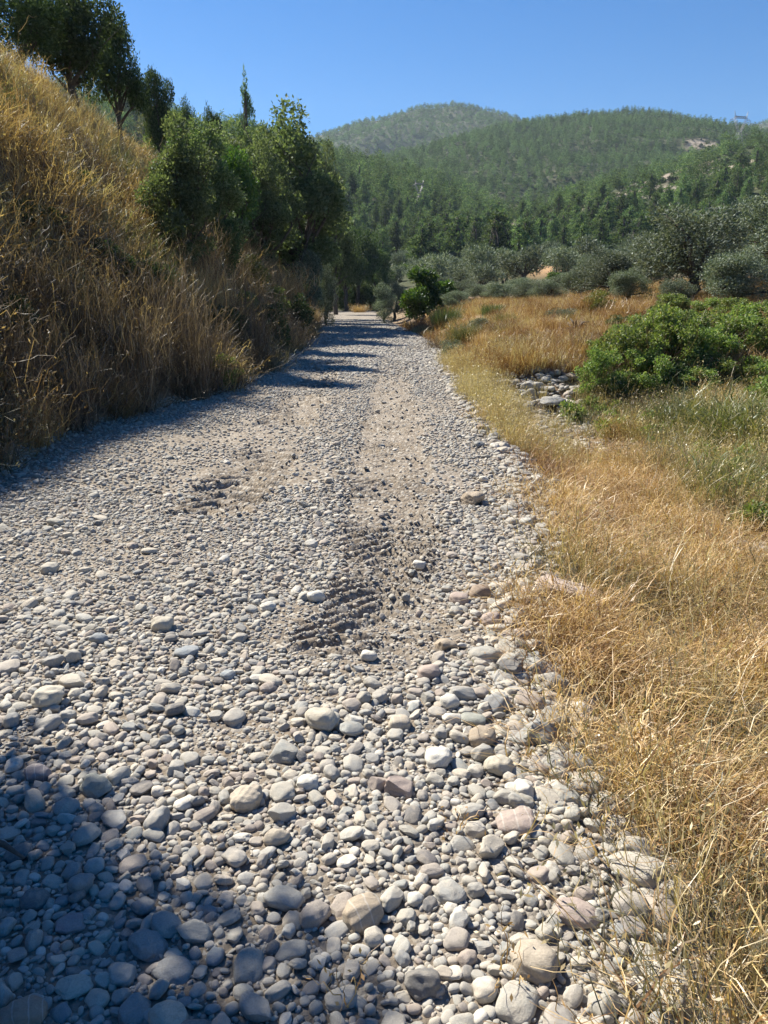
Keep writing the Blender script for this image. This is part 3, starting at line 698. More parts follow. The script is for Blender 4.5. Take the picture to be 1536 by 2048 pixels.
def make_tree(kind, seed):
    """returns (trunk mesh, crown mesh, width, height)"""
    if kind == 'olive':
        b = clumps(30, (0, 0, 2.3), (1.75, 1.75, 1.7), .45, .85, seed, -.95)
        return limbs('trunk', (0, 0, 0), (.15, .05, 1.1), .19, [x[0] for x in b[:11]], seed), foliage('crown', b, 19000, .135, .04, seed, .35, .5, .3, OLIVE), 4.5, 4.7
    if kind == 'far_olive':
        b = clumps(15, (0, 0, 2.0), (1.6, 1.6, 1.5), .6, .95, seed, -.9)
        return limbs('trunk', (0, 0, 0), (.1, 0, 1.0), .2, [x[0] for x in b[:5]], seed, sub=0), foliage('crown', b, 3200, .26, .08, seed, .35, .5, .3, OLIVE), 4.5, 4.5
    if kind in ('dark', 'oak'):
        b = clumps(26, (0, 0, 3.9), (1.9, 1.9, 2.3), .6, 1.05, seed, -.8)
        return limbs('trunk', (0, 0, 0), (.1, .1, 1.8), .2, [x[0] for x in b[:10]], seed), foliage('crown', b, 12000, .19, .085, seed, .1, .5, .3, DARKTREE if kind == 'dark' else FIG), 5.0, 7.0
    if kind == 'poplar':
        b = clumps(30, (0, 0, 5.0), (1.9, 1.9, 3.3), .6, 1.05, seed, -.95)+clumps(10, (.6, .4, 3.0), (1.6, 1.6, 2.2), .5, .9, seed+1)+[((-.6, 0, 8.5), (.7, .7, .9)), ((.7, .3, 8.1), (.6, .6, .8))]
        return limbs('trunk', (0, 0, 0), (0, 0, 2.2), .2, [x[0] for x in b[:16]], seed), foliage('crown', b, 22000, .17, .10, seed, .2, .5, .3, POPLAR), 4.4, 9.7
    if kind == 'fig':
        b = clumps(24, (0, 0, 1.9), (1.3, 1.3, 1.4), .4, .7, seed, -.95)
        return limbs('trunk', (0, 0, 0), (.1, 0, .8), .12, [x[0] for x in b[:8]], seed), foliage('crown', b, 6500, .20, .13, seed, .15, .5, .3, FIG), 3.6, 3.7
    if kind == 'willow':
        b = clumps(18, (0, 0, 1.9), (1.1, 1.1, 1.7), .4, .65, seed, -.95)
        return limbs('trunk', (0, 0, 0), (.1, 0, .7), .09, [x[0] for x in b[:8]], seed), foliage('crown', b, 8000, .15, .035, seed, .3, .5, .3, OLIVE), 3.2, 4.0
    if kind in ('pine', 'far_pine', 'tall_pine'):
        r_ = np.random.default_rng(seed); b = []; Hh = 8.0; lv = 11 if kind != 'far_pine' else 8
        for i in range(lv):
            t = i/(lv-1); z = 1.6+t*(Hh-2.0); rad = (1.75*(1-t)**.75+.22)*r_.uniform(.8, 1.15)
            for k in range(max(1, int(round((6 if kind != 'far_pine' else 4)*(1-t)+1)))):
                an = r_.uniform(0, 6.283); q = rad*r_.uniform(.45, .85)
                b.append(((q*math.cos(an), q*math.sin(an), z+r_.normal()*.2), (.42+.30*(1-t), .42+.30*(1-t), .34)))
        b.append(((0, 0, Hh-.3), (.2, .2, .6)))
        n = {'pine': 2600, 'tall_pine': 9000, 'far_pine': 420}[kind]; L_ = {'pine': .42, 'tall_pine': .24, 'far_pine': .62}[kind]
        cr = foliage('crown', b, n, L_, L_*.32, seed, .35, .7, .2, PINE)
        tr = limbs('trunk', (0, 0, 0), (0, 0, 7.2), .15, [x[0] for x in b[:18:3]] if kind != 'far_pine' else [], seed, sub=0, wob=.06, sides=6 if kind != 'far_pine' else 4)
        return tr, cr, 3.9, 8.3
    raise KeyError(kind)
def strand_mesh(name, n, h, spread, lean, wid, seed, m, droop=.35, wob=.06, segs=5, heads=0, head=(.02, .006), br=0.0, flat=1.0):
    """thin curved ribbons: grass blades, straw, dead twigs"""
    r_ = np.random.default_rng(seed)
    a = r_.uniform(0, 6.283, n); q = spread*np.sqrt(r_.random(n)); base = np.stack([q*np.cos(a), q*np.sin(a), np.full(n, -.03)], 1)
    az_ = a+r_.normal(size=n)*.9; hh = h*r_.uniform(.45, 1.1, n); le = lean*r_.uniform(.1, 1.2, n)*h
    out = np.stack([np.cos(az_), np.sin(az_), 0*az_], 1)
    t = np.linspace(0, 1, segs+1)
    wk = np.cumsum(r_.normal(size=(n, segs+1, 3))*wob*h/math.sqrt(segs), axis=1); wk[:, 0] = 0
    up = hh[:, None]*(t-droop*t**2.4)[None]
    P = base[:, None]+out[:, None]*(le[:, None]*t[None]**1.5)[..., None]+wk; P[..., 2] += up*flat
    if br > 0:      # side shoots that leave another strand part way up
        k = int(n*br); src = r_.integers(0, n, k); at = r_.integers(1, segs, k); dlt = P[src, at]-P[n-k:, 0]
        P[n-k:] = P[n-k:]*1.0+dlt[:, None]; P[n-k:] = P[n-k:, :1]+(P[n-k:]-P[n-k:, :1])*.55
    S = unit(np.cross(out+r_.normal(size=(n, 3))*.7, [0, 0, 1.0])); wv = wid*r_.uniform(.6, 1.4, n)[:, None]*(1-.75*t)[None]
    V = np.stack([P-S[:, None]*wv[..., None]*.5, P+S[:, None]*wv[..., None]*.5], 2).reshape(-1, 3)
    b0 = (np.arange(n)*(segs+1)*2)[:, None]+np.arange(segs)[None]*2
    Fc = np.stack([b0, b0+1, b0+3, b0+2], -1).reshape(-1, 4)
    if heads:
        k = r_.integers(0, n, heads); tt = r_.integers(segs-1, segs+1, heads); Pp = P[k, tt]+r_.normal(size=(heads, 3))*.018
        V2, F2 = leaf_quads(Pp, unit(r_.normal(size=(heads, 3))*.5+np.array([0, 0, -.6])), head[0], head[1], r_); Fc = np.concatenate([Fc, F2+len(V)]); V = np.concatenate([V, V2])
    me = mesh_from(name, V, Fc, False); me.materials.append(m); return me
def bush_mesh(kind, seed):
    """returns (stem mesh, foliage mesh, width, height)"""
    def stems(n, h, sp, sd): return strand_mesh('stem', n, h, sp, .5, .012, sd, TWIG, .1, .05, 4)
    if kind == 'leafy':
        b = clumps(38, (0, 0, .5), (.56, .56, .55), .09, .2, seed, -.8); return stems(70, 1.1, .35, seed), foliage('leaves', b, 7500, .05, .028, seed, .25, .5, .1, GREEN), 1.3, 1.15
    if kind == 'scrub':
        b = clumps(20, (0, 0, .5), (.5, .5, .48), .16, .27, seed, -.8); return stems(40, .9, .3, seed), foliage('leaves', b, 5200, .07, .03, seed, .2, .5, .25, DARKTREE), 1.3, 1.12
    if kind == 'grey':
        b = clumps(20, (0, 0, .5), (.5, .5, .48), .16, .27, seed, -.8); return stems(40, .9, .3, seed), foliage('leaves', b, 6000, .065, .016, seed, .4, .5, .25, OLIVE), 1.3, 1.12
    if kind == 'yellow':
        b = clumps(20, (0, 0, .5), (.5, .5, .48), .16, .27, seed, -.8); return stems(40, .9, .3, seed), foliage('leaves', b, 5200, .065, .03, seed, .3, .5, .25, YELLOWG), 1.3, 1.12
    if kind == 'brush':
        return strand_mesh('stem', 120, 1.0, .3, .6, .016, seed, TWIG, .25, .09, 6, br=.5), strand_mesh('twigs', 620, .95, .35, .6, .007, seed+1, TWIG, .3, .13, 6, br=.75), 1.4, 1.0
    if kind == 'strawbush':
        return strand_mesh('stem', 200, 1.0, .25, .5, .010, seed, BANKS, .25, .06, 6, br=.4), strand_mesh('plumes', 900, 1.0, .35, .55, .008, seed+1, STRAW, .3, .09, 6, br=.6, heads=700, head=(.03, .012)), 1.3, 1.0
    if kind == 'rush':
        return strand_mesh('stem', 260, .6, .35, .25, .012, seed, BANKS, .1, .03, 4), strand_mesh('blades', 1300, 1.0, .42, .3, .013, seed+1, RUSH, .15, .03, 5), 1.2, 1.0
    if kind == 'tuft':
        return strand_mesh('stem', 200, .5, .3, .3, .012, seed, STRAW, .1, .04, 4), strand_mesh('blades', 1300, 1.0, .42, .7, .012, seed+1, WEED, .3, .10, 6, br=.4, heads=250, head=(.03, .012)), 1.2, 1.0
    raise KeyError(kind)
TREES, BUSH = {}, {}
def add_tree(kind, var, loc, wm, hm, rz, name, label, group=None, cat='tree', lean=0):
    key = (kind, var)
    if key not in TREES: TREES[key] = make_tree(kind, 1000+37*var+sum(map(ord, kind)))
    tr, cr, w0, h0 = TREES[key]
    o = put(name, None, loc=loc, rot=(0, lean, rz), scl=(wm/w0, wm/w0, hm/h0)); tag(o, label, cat, group)
    put('trunk', tr, None, o); put('crown', cr, None, o); return o
def tree(kind, var, px, top, wpx, Y, label, name=None, group=None, base=None, cat='tree'):
    X = at_Y(px, top, Y)[0]; zg = float(H(np.array([X]), np.array([Y]))[0]); zt = at_Y(px, top, Y)[2]
    dep = depth_of(np.array([X, Y, (zg+zt)/2])); wm = wpx*dep/F
    return add_tree(kind, var, (X, Y, zg-.05), wm, max(1.2, zt-zg), random.uniform(0, 6.28), name or kind+'_tree', label, group, cat)
def bush(kind, var, px, base, wpx, hpx, label, name='bush', group=None, cat='bush', Y=None):
    key = (kind, var)
    if key not in BUSH: BUSH[key] = bush_mesh(kind, 3000+41*var+sum(map(ord, kind)))
    st, fo, w0, h0 = BUSH[key]
    p = hit(px, base) if Y is None else at_Y(px, base, Y)
    if Y is not None: p[2] = float(H(p[:1], p[1:2])[0])
    dep = depth_of(p); k = wpx*dep/F/w0
    o = put(name, None, loc=(p[0], p[1], p[2]-.03), rot=(0, 0, random.uniform(0, 6.28)), scl=(k, k, hpx*dep/F/h0)); tag(o, label, cat, group)
    part = {'brush': 'twigs', 'strawbush': 'plumes', 'rush': 'blades', 'tuft': 'blades'}.get(kind, 'leaves')
    put('stem', st, None, o); put(part, fo, None, o); return o

# ---- trees left of the track
tree('dark', 0, 20, -70, 190, 24, 'dark tree at the outer end of the row crowning the grassy bank', 'broadleaf_tree')
tree('dark', 1, 120, -110, 200, 26, 'tallest dark tree in the row crowning the grassy bank', 'broadleaf_tree')
tree('dark', 2, 218, -30, 130, 29, 'dark tree at the track end of the row crowning the grassy bank', 'broadleaf_tree')
tree('dark', 1, 302, 72, 78, 41, 'round dark tree standing alone against the sky above the bank', 'broadleaf_tree')
tree('dark', 0, 372, 165, 52, 56, 'small dark tree on the ridge, nearer the lone round tree', 'broadleaf_tree')
tree('dark', 2, 422, 168, 58, 60, 'small dark tree on the ridge, right next to the conical pine', 'broadleaf_tree')
tree('tall_pine', 0, 488, 126, 66, 62, 'conical pine poking into the sky above the left trees', 'pine_tree')
tree('poplar', 0, 585, 186, 215, 42, 'tall grey green tree overhanging the track on the bank side', 'poplar_tree')
tree('poplar', 1, 530, 235, 130, 38, 'grey green tree just behind the tall one overhanging the track', 'poplar_tree')
tree('poplar', 0, 645, 262, 80, 62, 'slim green tree between the tall overhanging tree and the far hill', 'poplar_tree')
tree('poplar', 1, 445, 262, 150, 33, 'mid green tree at the end of the grassy bank slope', 'poplar_tree')
tree('poplar', 1, 345, 215, 130, 44, 'leafy tree filling the gap below the lone round tree', 'broadleaf_tree')
tree('poplar', 0, 480, 225, 130, 48, 'grey green tree below the conical pine', 'poplar_tree')
tree('poplar', 1, 620, 330, 110, 52, 'bushy grey green tree behind the pale willow like shrub', 'poplar_tree')
tree('poplar', 0, 510, 330, 140, 36, 'full grey green tree in front of the other grey green trees on the bank', 'poplar_tree')
tree('oak', 3, 385, 230, 130, 36, 'green tree behind the yellow green bushes on the bank', 'broadleaf_tree')
tree('willow', 0, 648, 500, 66, 47, 'pale willow like shrub leaning over the track edge', 'willow_shrub', cat='shrub')
tree('willow', 1, 612, 470, 80, 40, 'grey green willow shrub under the tall overhanging tree', 'willow_shrub', cat='shrub')
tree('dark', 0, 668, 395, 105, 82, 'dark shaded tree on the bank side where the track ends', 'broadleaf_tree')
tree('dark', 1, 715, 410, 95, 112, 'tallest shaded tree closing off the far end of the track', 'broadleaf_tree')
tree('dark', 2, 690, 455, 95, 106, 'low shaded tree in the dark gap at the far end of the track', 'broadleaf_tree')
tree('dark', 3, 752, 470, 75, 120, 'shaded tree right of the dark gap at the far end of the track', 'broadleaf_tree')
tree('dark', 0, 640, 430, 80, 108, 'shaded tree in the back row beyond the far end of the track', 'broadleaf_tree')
for x_, y_, w_, h_, lab in ((-5.7, 4.4, 2.5, 4.3, 'leafy tree on the near bank whose shade covers the closest cobbles'), (-4.5, 4.15, 2.3, 6.3, 'taller leafy tree at the near bank foot shading the cobbles with its tip')):
    add_tree('oak', 4, (x_, y_, float(H(np.array([x_]), np.array([y_]))[0])), w_, h_, 1.1, 'broadleaf_tree', lab, None)
# shadows that fall across the track come from these on the steep edge
tree('poplar', 1, 345, 200, 150, 17, 'slender grey green tree on the bank, nearest of those shading the track', 'poplar_tree')
tree('poplar', 0, 402, 212, 140, 20.5, 'slender grey green tree on the bank above the widest shadow band', 'poplar_tree')
tree('oak', 3, 455, 240, 120, 25, 'darker leafy tree on the lower bank beside the shaded track', 'broadleaf_tree')
tree('poplar', 1, 512, 262, 120, 31, 'slender tree at the bank edge where the track narrows in the distance', 'poplar_tree')
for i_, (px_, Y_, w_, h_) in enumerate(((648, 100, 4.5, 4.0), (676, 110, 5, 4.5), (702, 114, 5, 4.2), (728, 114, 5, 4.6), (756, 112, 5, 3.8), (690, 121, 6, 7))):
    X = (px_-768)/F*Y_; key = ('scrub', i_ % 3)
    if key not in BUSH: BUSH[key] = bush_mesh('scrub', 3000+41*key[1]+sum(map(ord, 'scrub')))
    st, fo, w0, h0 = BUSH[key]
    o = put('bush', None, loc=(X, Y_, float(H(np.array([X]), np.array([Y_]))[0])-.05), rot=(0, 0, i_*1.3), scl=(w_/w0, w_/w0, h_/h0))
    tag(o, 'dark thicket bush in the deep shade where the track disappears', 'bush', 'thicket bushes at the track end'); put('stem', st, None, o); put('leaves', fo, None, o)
# ---- shrubs on the left bank
LB = [
 ('yellow', 0, 320, 320, 110, 110, 'yellow green bush at the end of the grassy slope below the lone tree'),
 ('yellow', 1, 262, 250, 80, 90, 'yellow green bush just under the row of dark trees'),
 ('yellow', 0, 400, 440, 120, 140, 'yellow green bush in the middle of the bank beside the dry grass'),
 ('scrub', 0, 500, 520, 130, 150, 'dark green shrub under the mid green tree on the bank'),
 ('scrub', 1, 440, 560, 110, 130, 'dark green shrub between dry grass and the leafy small tree'),
 ('scrub', 2, 560, 560, 120, 120, 'dark shrub at the foot of the tall overhanging tree'),
 ('scrub', 0, 60, 470, 130, 80, 'low green shrub on the open upper grass slope'),
 ('scrub', 1, 150, 390, 100, 60, 'small green shrub high on the open grass slope'),
 ('scrub', 2, 545, 700, 120, 100, 'dark green bush overhanging the shaded track edge'),
 ('scrub', 0, 592, 672, 80, 90, 'dark green bush right behind the small tan bush by the track'),
 ('leafy', 0, 440, 775, 110, 80, 'bright green weedy bush at the near end of the shaded track edge'),
 ('leafy', 1, 495, 640, 60, 70, 'bright green leafy bush in the dark brush of the bank'),
 ('strawbush', 0, 565, 612, 120, 90, 'tall tan dry bush above the dark green edge bushes'),
 ('strawbush', 1, 622, 662, 50, 58, 'small round tan bush right at the track edge'),
 ('strawbush', 0, 60, 885, 130, 110, 'tan dry bush at the foot of the bank nearest the camera'),
 ('strawbush', 1, 240, 830, 110, 100, 'tan dry bush in front of the dark brush at the bank foot'),
 ('strawbush', 0, 420, 650, 120, 150, 'tall dry bush with drooping stalks on the bank edge'),
 ('scrub', 1, 452, 705, 100, 100, 'dull green shrub on the lower bank right before the shaded track edge'),
 ('yellow', 1, 505, 600, 90, 90, 'olive green bush on the bank under the slender trees'),
 ('yellow', 0, 350, 505, 130, 110, 'dusty green bush halfway down the bank below the slender trees'),
 ('scrub', 0, 290, 600, 130, 100, 'dusty dark shrub on the bank above the wide dead brush'),
 ('leafy', 2, 545, 640, 80, 70, 'green bush at the bank foot beside the tall tan dry bush'),
 ('tuft', 1, 136, 952, 34, 24, 'small green tuft growing on the open gravel near the bank foot'),
 ('brush', 0, 130, 855, 210, 220, 'dark dead brush at the bank foot behind the nearest tan bush'),
 ('brush', 1, 260, 815, 220, 260, 'wide dark dead brush at the middle of the bank foot'),
 ('brush', 2, 375, 790, 180, 240, 'dark dead brush next to the bright green weedy bush'),
 ('brush', 0, 20, 800, 200, 220, 'dead brush higher up behind the nearest tan bush'),
 ('brush', 1, 165, 710, 210, 190, 'dead brush on the lower bank slope above the wide dark brush'),
 ('brush', 2, 300, 680, 200, 190, 'brown dead brush halfway up the bank'),
 ('brush', 0, 495, 740, 140, 180, 'dead brush hanging over the shaded track edge'),
 ('brush', 1, 60, 620, 190, 150, 'brown dead brush at mid slope under the open grass'),
 ('brush', 2, 385, 560, 150, 140, 'brown dead brush beside the leafy small tree'),
 ('scrub', 1, 30, 700, 150, 120, 'dull green shrub among dead brush on the near bank'),
 ('scrub', 2, 210, 560, 120, 90, 'dull green shrub in the middle of the bank above the dead brush'),
]
for k, v, px_, b_, w_, h_, lab in LB:
    bush(k, v, px_, b_, w_, h_, lab, {'brush': 'dead_brush', 'strawbush': 'dry_bush', 'tuft': 'weed_clump'}.get(k, 'bush'), cat='weeds' if k == 'tuft' else 'bush')

# ---- right side: leafy bushes, weeds, olives
RB = [
 ('leafy', 0, 1200, 795, 120, 110, 'bright green leafy bush nearest the rocky ditch bank'),
 ('leafy', 1, 1250, 762, 150, 140, 'bright green leafy bush beside the rust coloured grass strip'),
 ('leafy', 2, 1340, 745, 160, 140, 'big bright green bush in the middle of the leafy patch'),
 ('leafy', 0, 1300, 700, 140, 90, 'bright green bush behind the big one in the leafy patch'),
 ('leafy', 1, 1420, 700, 150, 90, 'bright green bush below the black hollow of the big olive'),
 ('leafy', 2, 1500, 690, 150, 90, 'bright green bush in front of the low olive at the edge'),
 ('leafy', 0, 1560, 690, 130, 100, 'bright green bush at the far end of the leafy row'),
 ('leafy', 2, 1345, 645, 100, 60, 'green bush right under the small silvery olive'),
 ('leafy', 1, 1230, 800, 90, 60, 'low green bush in front of the patch, dry stalks beside it'),
 ('scrub', 0, 1240, 662, 70, 36, 'dark bluish green shrub behind the rust coloured grass'),
 ('leafy', 0, 1290, 800, 130, 110, 'bright green bush in front of the big bright green one'),
 ('leafy', 1, 1405, 740, 140, 110, 'bright green bush joining the big one to the leafy row'),
 ('leafy', 2, 1460, 725, 140, 100, 'bright green bush in the middle of the leafy row'),
 ('leafy', 0, 1530, 735, 150, 110, 'bright green bush at the front of the leafy row'),
 ('leafy', 1, 1340, 690, 120, 90, 'bright green bush at the back corner of the leafy patch'),
 ('leafy', 2, 1385, 800, 130, 70, 'low green bush in front of the leafy patch, nearest the white rocks'),
 ('leafy', 0, 1460, 790, 150, 80, 'low green bush in front of the pale dry bush'),
 ('leafy', 1, 1540, 780, 140, 90, 'green bush at the outer front of the leafy patch'),
 ('leafy', 2, 1330, 770, 150, 130, 'tall bright green bush right behind the low front one'),
 ('leafy', 0, 1192, 725, 64, 50, 'small green bush growing against the rust red dry brush'),
 ('leafy', 1, 1255, 690, 90, 56, 'small green bush at the back of the rust coloured grass strip'),
 ('leafy', 2, 1470, 650, 110, 60, 'green bush behind the leafy row, under the low olive'),
 ('leafy', 0, 1410, 640, 90, 50, 'green bush between the small silvery olive and the leafy row'),
 ('leafy', 1, 1195, 830, 70, 44, 'small green bush at the foot of the rocky ditch bank'),
 ('brush', 2, 1310, 850, 130, 70, 'grey brown dry stalks in front of the pair of white rocks'),
 ('strawbush', 0, 1250, 880, 130, 70, 'pale straw bush between the near golden tangle and the white rocks'),
 ('strawbush', 1, 1440, 830, 120, 70, 'pale straw bush right of the white rocks'),
 ('tuft', 0, 1520, 900, 230, 130, 'big tangled green weed clump above the near dry grass'),
 ('tuft', 1, 1420, 880, 190, 110, 'green weed clump in front of the pair of white rocks'),
 ('tuft', 0, 1510, 1000, 200, 110, 'green weed clump half buried in the near golden tangle'),
 ('leafy', 1, 1560, 830, 160, 110, 'leafy green bush behind the big tangled weed clump'),
 ('rush', 0, 893, 655, 78, 48, 'dark green clump of rushes beside the track ditch'),
 ('rush', 1, 985, 634, 56, 30, 'small rush clump below the grove olives'),
 ('tuft', 1, 936, 690, 82, 54, 'fresh green grass tuft on the verge in front of a pale rock'),
 ('grey', 0, 905, 716, 66, 44, 'grey green weed at the corner of the track verge'),
 ('tuft', 0, 1012, 650, 40, 30, 'small green tuft on the brown grass behind the pale rock'),
 ('brush', 0, 835, 664, 90, 38, 'heap of dead grey branches at the track shoulder under the green tree'),
 ('brush', 1, 880, 700, 90, 38, 'dead twigs piled at the track shoulder beside the rushes'),
 ('brush', 2, 1290, 745, 110, 50, 'dry brown brush under the big bright green bush'),
 ('brush', 0, 1400, 765, 150, 60, 'rust brown brush in front of the leafy row'),
 ('strawbush', 1, 1265, 640, 120, 50, 'tan bush of dry straw on the mound below the big olive'),
 ('strawbush', 0, 1165, 628, 90, 50, 'dry yellowish weeds standing in front of the middle olive'),
 ('strawbush', 0, 718, 626, 40, 20, 'small tan bush at the very end of the track'),
 ('brush', 1, 1060, 700, 110, 36, 'rusty dry brush on the rim of the ditch bank'),
 ('brush', 2, 1170, 712, 80, 60, 'rust red dry brush right beside the bright green patch'),
 ('grey', 1, 960, 668, 60, 32, 'grey green low weed between the fresh tuft and the small rush clump'),
 ('strawbush', 0, 975, 700, 80, 44, 'dry straw bush between the fresh green tuft and the ditch rocks'),
 ('grey', 0, 1120, 640, 70, 30, 'low grey green weeds at the back of the brown meadow'),
 ('yellow', 1, 1195, 625, 70, 46, 'yellow green weed bush in front of the middle olive trunk'),
 ('strawbush', 1, 1090, 660, 80, 30, 'small straw bush on the brown meadow beside the dead stump'),
 ('brush', 0, 1000, 668, 70, 30, 'dead grey twigs on the meadow behind the ditch rocks'),
 ('strawbush', 1, 1480, 745, 140, 60, 'pale dry bush in front of the row of leafy bushes'),
]
for k, v, px_, b_, w_, h_, lab in RB:
    bush(k, v, px_, b_, w_, h_, lab, {'brush': 'dead_brush', 'strawbush': 'dry_bush', 'rush': 'rush_clump', 'tuft': 'weed_clump'}.get(k, 'bush'), cat={'rush': 'rushes', 'tuft': 'weeds'}.get(k, 'bush'))
OL = [
 ('olive', 0, 1400, 372, 290, 25, 'biggest silvery olive tree with a forked dark trunk on the mound'),
 ('olive', 1, 1500, 470, 200, 21.5, 'low olive tree whose crown almost touches the leafy bushes'),
 ('olive', 2, 1545, 362, 250, 29, 'olive tree standing behind the low one, cut by the photo edge'),
 ('olive', 1, 1225, 470, 170, 31, 'middle olive tree between the biggest one and the bare field'),
 ('olive', 2, 1300, 450, 130, 33, 'olive tree just behind the biggest one on its track side'),
 ('olive', 0, 1350, 560, 90, 22.5, 'small young olive in front of the forked trunk'),
 ('olive', 2, 1165, 520, 90, 35, 'smaller olive at the field side of the middle olive'),
 ('olive', 0, 1092, 560, 92, 36, 'rounded olive at the corner of the brown meadow'),
 ('olive', 1, 1010, 555, 118, 42, 'wide low olive in the centre behind the rushes'),
 ('olive', 2, 935, 552, 90, 50, 'olive right next to the bright green tree'),
 ('olive', 0, 1055, 575, 70, 38, 'small olive between the wide low one and the rounded one'),
 ('olive', 1, 880, 540, 80, 62, 'olive peeping out behind the bright green tree'),
 ('olive', 0, 965, 560, 95, 45, 'silvery olive between the bright green tree and the wide low olive'),
 ('olive', 2, 1045, 550, 95, 47, 'silvery olive behind the small olive in the centre'),
 ('olive', 1, 1130, 535, 110, 44, 'spreading olive right below the bare field'),
 ('olive', 0, 915, 575, 70, 40, 'low olive at the foot of the bright green tree'),
 ('olive', 2, 1180, 500, 120, 42, 'olive behind the middle olive, toward the bare field'),
 ('olive', 1, 1265, 520, 110, 27, 'round olive in front of the middle olive tree'),
 ('olive', 2, 790, 552, 70, 58, 'dull olive between the track end and the bright green tree'),
]
for k, v, px_, t_, w_, Y_, lab in OL: tree(k, v, px_, t_, w_, Y_, lab, 'olive_tree')
tree('fig', 0, 845, 528, 108, 43, 'bright green broadleaf tree beside the bend of the track', 'fig_tree')
tree('fig', 1, 885, 555, 70, 46, 'smaller shaded broadleaf tree behind the bright green one', 'fig_tree')
tree('willow', 0, 768, 556, 64, 52, 'thin olive green shrub at the outer side of the track end', 'shrub', cat='shrub')
tree('fig', 1, 1115, 575, 60, 60, 'low green broadleaf tree under the bare field', 'fig_tree')
tree('dark', 2, 1008, 498, 62, 92, 'round dark tree at the end of the bare field', 'broadleaf_tree')
tree('dark', 0, 1190, 545, 60, 60, 'dark shrubby tree between olives below the bare field', 'broadleaf_tree')
# the olive grove further back on the valley floor
r_ = np.random.default_rng(5); cnt = 0; GROVE = []
for _ in range(3000):
    if cnt >= 130: break
    px_ = r_.uniform(740, 1560); Y_ = r_.uniform(58, 190); X = (px_-768)/F*Y_
    if np.hypot((X-FX)/7.5, (Y_-FY)/8.5) < 1.05 or (abs(X-FX) < 5 and FY-40 < Y_ < FY-6): continue
    if abs(X-(xl(Y_)+xr(Y_))/2) < 6 and Y_ < 125: continue
    if any(math.hypot(X-a, Y_-b) < 4.0 for a, b in GROVE): continue
    GROVE.append((X, Y_)); cnt += 1; s_ = r_.uniform(.75, 1.2)
    add_tree('far_olive', cnt % 4, (X, Y_, float(H(np.array([X]), np.array([Y_]))[0])), 4.6*s_, 4.3*s_*r_.uniform(.85, 1.1), r_.uniform(0, 6.28), 'olive_tree',
             'small silvery olive tree in the grove across the valley floor', 'olives of the valley grove')
# dead root stump on the mound
p = hit(1150, 668); a = Acc(); rs_ = np.random.default_rng(9)
a.tube([(0, 0, -.05), (.02, .01, .12), (.05, .02, .22)], [.09, .07, .04], 7)
for k in range(9):
    an = rs_.uniform(0, 6.28); l = rs_.uniform(.18, .4); a.tube([(0, 0, .08), (l*.5*math.cos(an), l*.5*math.sin(an), rs_.uniform(.1, .3)), (l*math.cos(an), l*math.sin(an), rs_.uniform(.0, .38))], [.04, .025, .008], 5)
sm = a.mesh('dead_stump'); sm.materials.append(BARK); tag(put('dead_stump', sm, None, None, tuple(p), scl=(1.0,)*3), 'dark dead root stump sticking out of the brown grass mound', 'stump')

# ------------------------------------------------------------------ dry grass and weeds (nobody could count them)
def grass(name, label, xs, ys_, protos, pick, s0, s1, hs=(.8, 1.2), lift=0.0, tilt=8, fn=surf):
    n = len(xs); z = fn(xs, ys_)+lift; s = rng.uniform(s0, s1, n)
    rot = np.stack([np.radians(rng.normal(0, tilt, n)), np.radians(rng.normal(0, tilt, n)), rng.uniform(0, 6.283, n)], 1)
    sc = np.stack([s, s, s*rng.uniform(*hs, n)], 1)
    return instancer(name, np.stack([xs, ys_, z], 1), rot, sc, pick, protos, label)
def region(n, ya, yb, xa, xb, dens, pw=1.0):
    y = ya+(yb-ya)*rng.random(n)**pw; a, b = xa(y), xb(y); x = a+(b-a)*rng.random(n)
    k = rng.random(n) < dens(x, y); return x[k], y[k]
# golden tangle on the near verge
PR = [proto('straw', strand_mesh('straw', 85, .40, .22, 1.0, .0046, 60+k, STRAW, .5, .085, 8, heads=20, head=(.016, .006), br=.45), STRAW) for k in range(5)]
PR += [proto('straw', strand_mesh('straw', 60, .34, .2, .9, .0042, 70+k, RUST, .55, .10, 8, br=.5), RUST) for k in range(2)]
PR += [proto('straw', strand_mesh('straw', 26, .62, .14, .55, .0042, 80+k, OATS, .25, .07, 8, heads=40, head=(.022, .007), br=.3), OATS) for k in range(2)]
edge = lambda y: xr(y)+.03
def dn(x, y): return sstep(.06, .24, x-xr(y)-.05*sstep(3.2, 1.5, y)-.14*(fbm(x/.25, y/.25, 81)-.5)*2)*sstep(.35, .50, fbm(x/.45, y/.45, 82, 3))*.85*np.interp(y, [0, 9, 11.5], [1, .8, .3])*np.where((y > 10.0) & (x-xr(y) > 1.0), .12, 1)
PR.append(proto('straw', strand_mesh('straw', 70, .34, .2, .8, .005, 99, GREYWEED, .4, .09, 7, heads=30, head=(.018, .007), br=.5), GREYWEED))
gx_, gy_ = region(7200, .35, 11.5, lambda y: xr(y)-.05, lambda y: xr(y)+np.interp(y, [0, 3, 12], [1.4, 2.6, 6.5]), dn, 1.25)
pf = fbm(gx_/.7, gy_/.7, 88, 3)+.16*(rng.random(len(gx_))-.5)
pk = np.where(pf < .37, rng.integers(5, 7, len(gx_)), np.where(pf < .60, rng.integers(0, 5, len(gx_)), np.where(rng.random(len(gx_)) < .6, 7+rng.integers(0, 2, len(gx_)), 9)))
grass('dry_grass', 'golden tangled dry grass covering the near verge beside the track', gx_, gy_, PR, pk, .7, 1.15)
